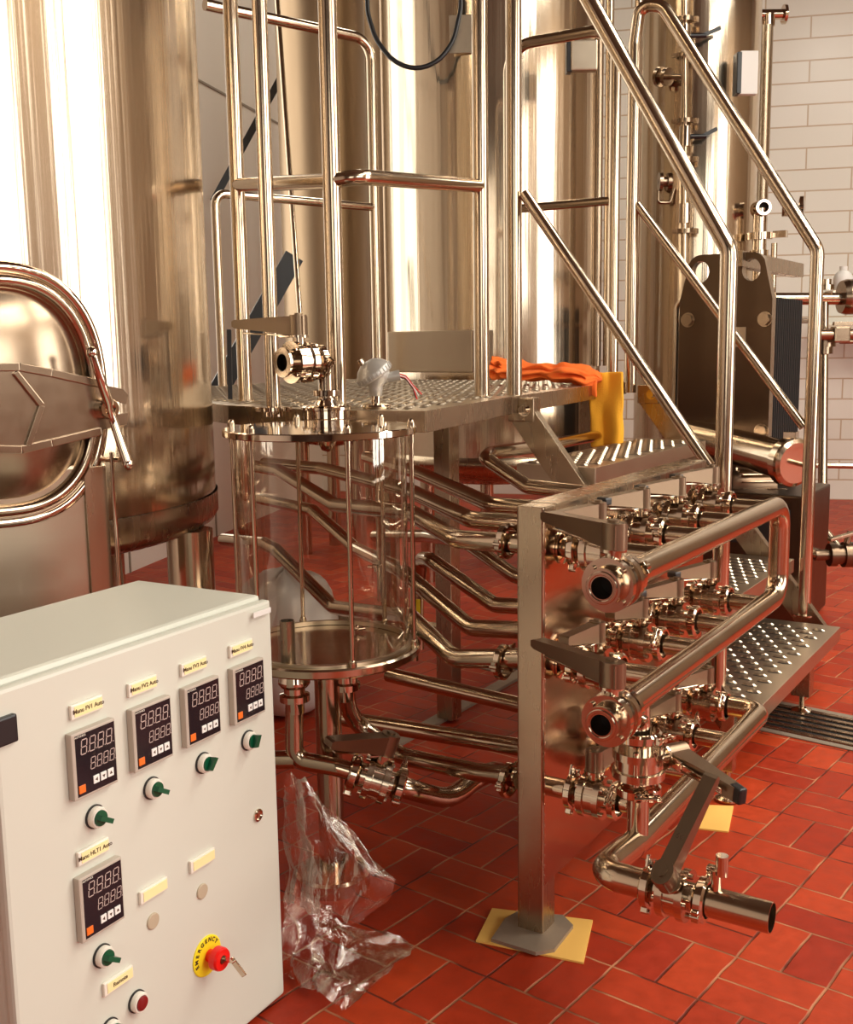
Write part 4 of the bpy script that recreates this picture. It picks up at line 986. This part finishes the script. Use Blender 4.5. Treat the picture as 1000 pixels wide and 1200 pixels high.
t = thing('pressure_gauge', 'round dial gauge seen edge-on before the white brick wall', 'gauge', p)
ga = (HR*.93-HF*.35).normalized()
G().lathe(p, ga, [(-.02, 0), (-.02, .06), (-.015, .066), (.005, .066), (.008, .06), (.008, 0)], 32).obj('case', 'polish', t); G().lathe(p, ga, [(.009, 0), (.009, .055)], 32).obj('dial', 'white', t)
G().cyl(p-ga*.02, p-HR*.09, .012).cyl(p-HR*.09, p-HR*.09-UZ*.05, .03).obj('stem', 'cast', t)
# right-edge pipework and sink shelf
yb = 6.9
pw_ = Pn(962, 380, WP+EN*.62, EN)
t = thing('steel_shelf', 'deep steel worktop against the foot of the brick wall at the right edge', 'shelf', V3((pw_.x, pw_.y, 0)))
G().box(pw_+E1*.8-EN*.31-UZ*.02, (1.6, .60, .04), (E1, EN, UZ), .003).obj('shelf_top', 'plate', t)
for k_ in (.9, 1.5): G().box(V3((pw_.x, pw_.y, (pw_.z-.04)/2))+E1*k_-EN*.1, (.05, .05, pw_.z-.04), (E1, EN, UZ)).obj('leg', 'sheet', t)
p = Pd(988, 335, 6.9)
t = thing('plastic_bottle', 'small white plastic bottle standing above the right-hand pipe', 'bottle', p-UZ*.03)
G().slathe(p-UZ*.035, UZ, [(0, 0), (0, .055), (.01, .06), (.075, .06), (.105, .052), (.125, .03), (.13, .022)], 28).obj('bottle_body', 'white', t); G().cyl(p+UZ*.095, p+UZ*.12, .024).obj('cap', 'white', t)
G
p = Pd(992, 342, 6.9); tag(G().box(p+HR*.1-UZ*.008, (.42, .14, .03), (HR, HF, UZ)).obj('bottle_ledge', 'plate'), 'narrow steel ledge under the white plastic bottle', 'ledge')
a, b = Pd(908, 350, 6.2), Pd(1040, 350, 6.2)
t = pipe([a, b], 'horizontal steel pipe crossing at the right edge below the bottle', r=.035)
G().lathe(Pd(996, 348, 6.2), HR, [(-.05, 0), (-.05, .09), (-.02, .1), (.04, .1), (.05, 0)], 24).obj('flange', 'cast', t)
G().lathe(Pd(968, 340, 6.2), UZ, [(0, .02), (0, .045), (.03, .045), (.03, .03), (.06, .03)], 20).obj('top_fitting', 'polish', t)
p = Pd(966, 352, 6.2); q = Pd(961, 640, 6.2)
t = pipe([p, Pd(964, 620, 6.2), Pd(985, 645, 6.1)], 'vertical steel pipe at the right edge descending to the floor pump', r=.026, bend=.08)
G().lathe(Pd(966, 400, 6.2), UZ, [(-.07, 0), (-.07, .05), (-.03, .05), (-.03, .065), (.0, .065), (.0, .05), (.07, .05), (.07, 0)], 24).obj('union', 'cast', t)
p = Pd(985, 392, 6.1); t = thing('lever_valve', 'small lever valve on the right-edge pipe under the shelf', 'valve', p)
G().cyl(p-HR*.12, p+HR*.12, .03).box(p, (.09, .08, .09), (HR, HF, UZ), .01).cyl(p-UZ*.04+HR*.0, p-UZ*.04+HR*.08, .012).obj('body', 'cast', t)
G().box(p+UZ*.06+HR*.05, (.18, .03, .02), (HR, HF, UZ)).obj('lever', 'sheet', t)
p = Pd(988, 650, 4.7)
t = thing('floor_valve', 'dark clamped valve with flat lever low at the right edge', 'valve', p)
G().cyl(p-HR*.12, p+HR*.12, .024).lathe(p, HR, [(-.06, 0), (-.06, .05), (-.03, .05), (-.03, .042), (.0, .042), (.0, .055), (.05, .055), (.05, 0)], 24).obj('body', 'darksteel', t)
G().bar(p-HR*.08+UZ*.075-HF*.05, p+HR*.12+UZ*.115, .03, .012).cyl(p, p+UZ*.1+HR*.03, .014).obj('lever', 'sheet', t)
a = Pd(900, 635, 4.9); 
pipe([a, p-HR*.1], 'short dark pipe behind the landing leading to the right-edge valve', r=.026)
a, b = Pd(955, 545, 7.2), Pd(1050, 547, 7.2)
pipe([a, b], 'thin horizontal rail along the foot of the white brick wall', r=.02)
# pump and pipes below the filter
p = Pd(885, 565, 5.0)
t = thing('circulation_pump', 'dark finned pump motor under the polished cylinder housing', 'pump', p-UZ*.4)
G().cyl(p-HR*.12-UZ*.02, p+HR*.08-UZ*.02, .075, 24).obj('motor', 'darksteel', t)
g = G()
for k in range(16):
    q = k*2*PI/16; g.box(p-HR*.0-UZ*.02+(UZ*math.cos(q)+HF*math.sin(q))*.08, (.16, .005, .02), (HR, HF*math.cos(q)-UZ*math.sin(q), UZ*math.cos(q)+HF*math.sin(q)), 0)
g.obj('cooling_fin', 'cast', t)
G().box(V3((p.x, p.y, (p.z-.1)/2)), (.2, .12, p.z-.1), (HR, HF, UZ)).obj('stand', 'darksteel', t)
a, b = Pd(790, 560, 4.9), Pd(905, 578, 4.9)
pipe([b-HR*.02, b+HR*.10, b+HR*.10-UZ*.25], 'dark pipe bending down beside the pump motor', r=.022)
pipe([Pd(855, 672, 4.8), Pd(905, 690, 4.8), Pd(925, 700, 4.6)], 'low steel pipe under the stairs near the floor', r=.02)
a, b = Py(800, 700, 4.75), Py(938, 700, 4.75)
t = thing('shade_box', 'added dark box standing in for the shade below the cylinder housing', 'shade block', ((a.x+b.x)/2, 5.0, 0))  # dark box added in place of the shade under the heat exchanger
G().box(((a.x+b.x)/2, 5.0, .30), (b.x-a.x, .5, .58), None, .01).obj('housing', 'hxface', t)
G().box(((a.x+b.x)/2, 4.74, .45), ((b.x-a.x)*.8, .012, .16), None, .004).obj('shade_face', 'rubber', t)
# black hanging cable
p0 = [(430, -30), (431, 15), (440, 45), (460, 72), (487, 82), (514, 73), (532, 48), (540, 12), (541, -30)]
t = G().tube([Pd(x, y, 5.1) for x, y in p0], .011, .2, 12).obj('hanging_cable', 'cable'); tag(t, 'black cable hanging in a loop before the central tank', 'cable')
# slanting slim tube left of brown tank and black braces
a, b = Pd(322, -40, 5.6), Pd(352, 372, 5.2)
pipe([a, b], 'slim bright tube leaning before the narrow brown tank', r=.013)
a, b = Pd(345, 62, 7.0), Pd(250, 236, 7.0); tag(G().bar(a, b, .03, .045).obj('diagonal_brace', 'black'), 'black diagonal brace before the pale wall panels, upper one', 'brace')
a, b = Pd(345, 300, 5.6), Pd(255, 460, 5.6); tag(G().bar(a, b, .03, .10).obj('diagonal_brace', 'black'), 'broad black diagonal brace behind the vessel lid valve', 'brace')
# white bag behind the vessel
p = Pd(335, 735, 3.75); bx, by = p.x, p.y
g = G(); vs_ = []; seg = 28; nn = 18
for i in range(nn+1):
    for k in range(seg):
        t_ = PI*i/nn; q = 2*PI*k/seg; r_ = 1+.10*noise.noise(V3((math.cos(q)*2, math.sin(q)*2, i*.25)))
        vs_.append(V3((bx+math.sin(t_)**.7*math.cos(q)*.19*r_, by+math.sin(t_)**.7*math.sin(q)*.19*r_, .25+.25*math.cos(t_)*r_ if i < nn*.8 else .25+.25*math.cos(t_))))
fs_ = [[i*seg+k, (i+1)*seg+k, (i+1)*seg+(k+1) % seg, i*seg+(k+1) % seg] for i in range(nn) for k in range(seg)]
tag(g.add(vs_, fs_, True).obj('white_sack', 'white'), 'bulging white plastic sack on the floor behind the clear vessel', 'sack')
p = Pd(490, 713, 2.9); tag(G().box(p, (.012, .004, .05), (HR, HF, UZ)).obj('yellow_tag', 'yellow'), 'small yellow tag hanging among the pipes right of the vessel', 'tag')
tag(G().box(Pz(555, 822, 0)+UZ*.006, (.05, 1.1, .012), None, .002).obj('floor_strip', 'concrete'), 'pale flat metal strip lying on the floor under the pipes', 'strip')
# A9 marking on the outlet handle
for o in list(COL.objects):
    if o.get('label', '').startswith('outlet butterfly valve'):
        for c in o.children:
            if c.name.startswith('handle'):
                text_mesh('marking', 'A9', .012, 'ink', c, basis((.055, 0, .0965), (0, 1, 0), (-1, 0, .04), (0, 0, 1)) @ Matrix.Identity(4))
# drop the prototypes
for r in (VP0, VP1):
    for c in list(r.children_recursive): bpy.data.objects.remove(c)
    bpy.data.objects.remove(r)
bpy.context.view_layer.update()
GROUPS = {'process_pipe': 'steel process pipes among the brewing equipment', 'standing_pipe': 'vertical pipes between the tanks', 'stair_handrail': 'handrails of the short stairs',
          'fermentation_tank': 'upright steel tanks at the back', 'yellow_card': 'yellow cards on the tiles', 'diagonal_brace': 'black diagonal braces', 'plastic_film': 'clear plastic film beside the cabinet',
          'terminal_box': 'small electrical boxes', 'manifold_header': 'header tubes of the valve rack', 'butterfly_valve': 'other butterfly valves', 'tank_sample_valve': 'side fittings of the bright tank'}
for o in COL.objects:
    b_ = o.name.split('.')[0]
    if o.parent is None and b_ in GROUPS and not o.get('group'): o['group'] = GROUPS[b_]
bpy.context.view_layer.update()
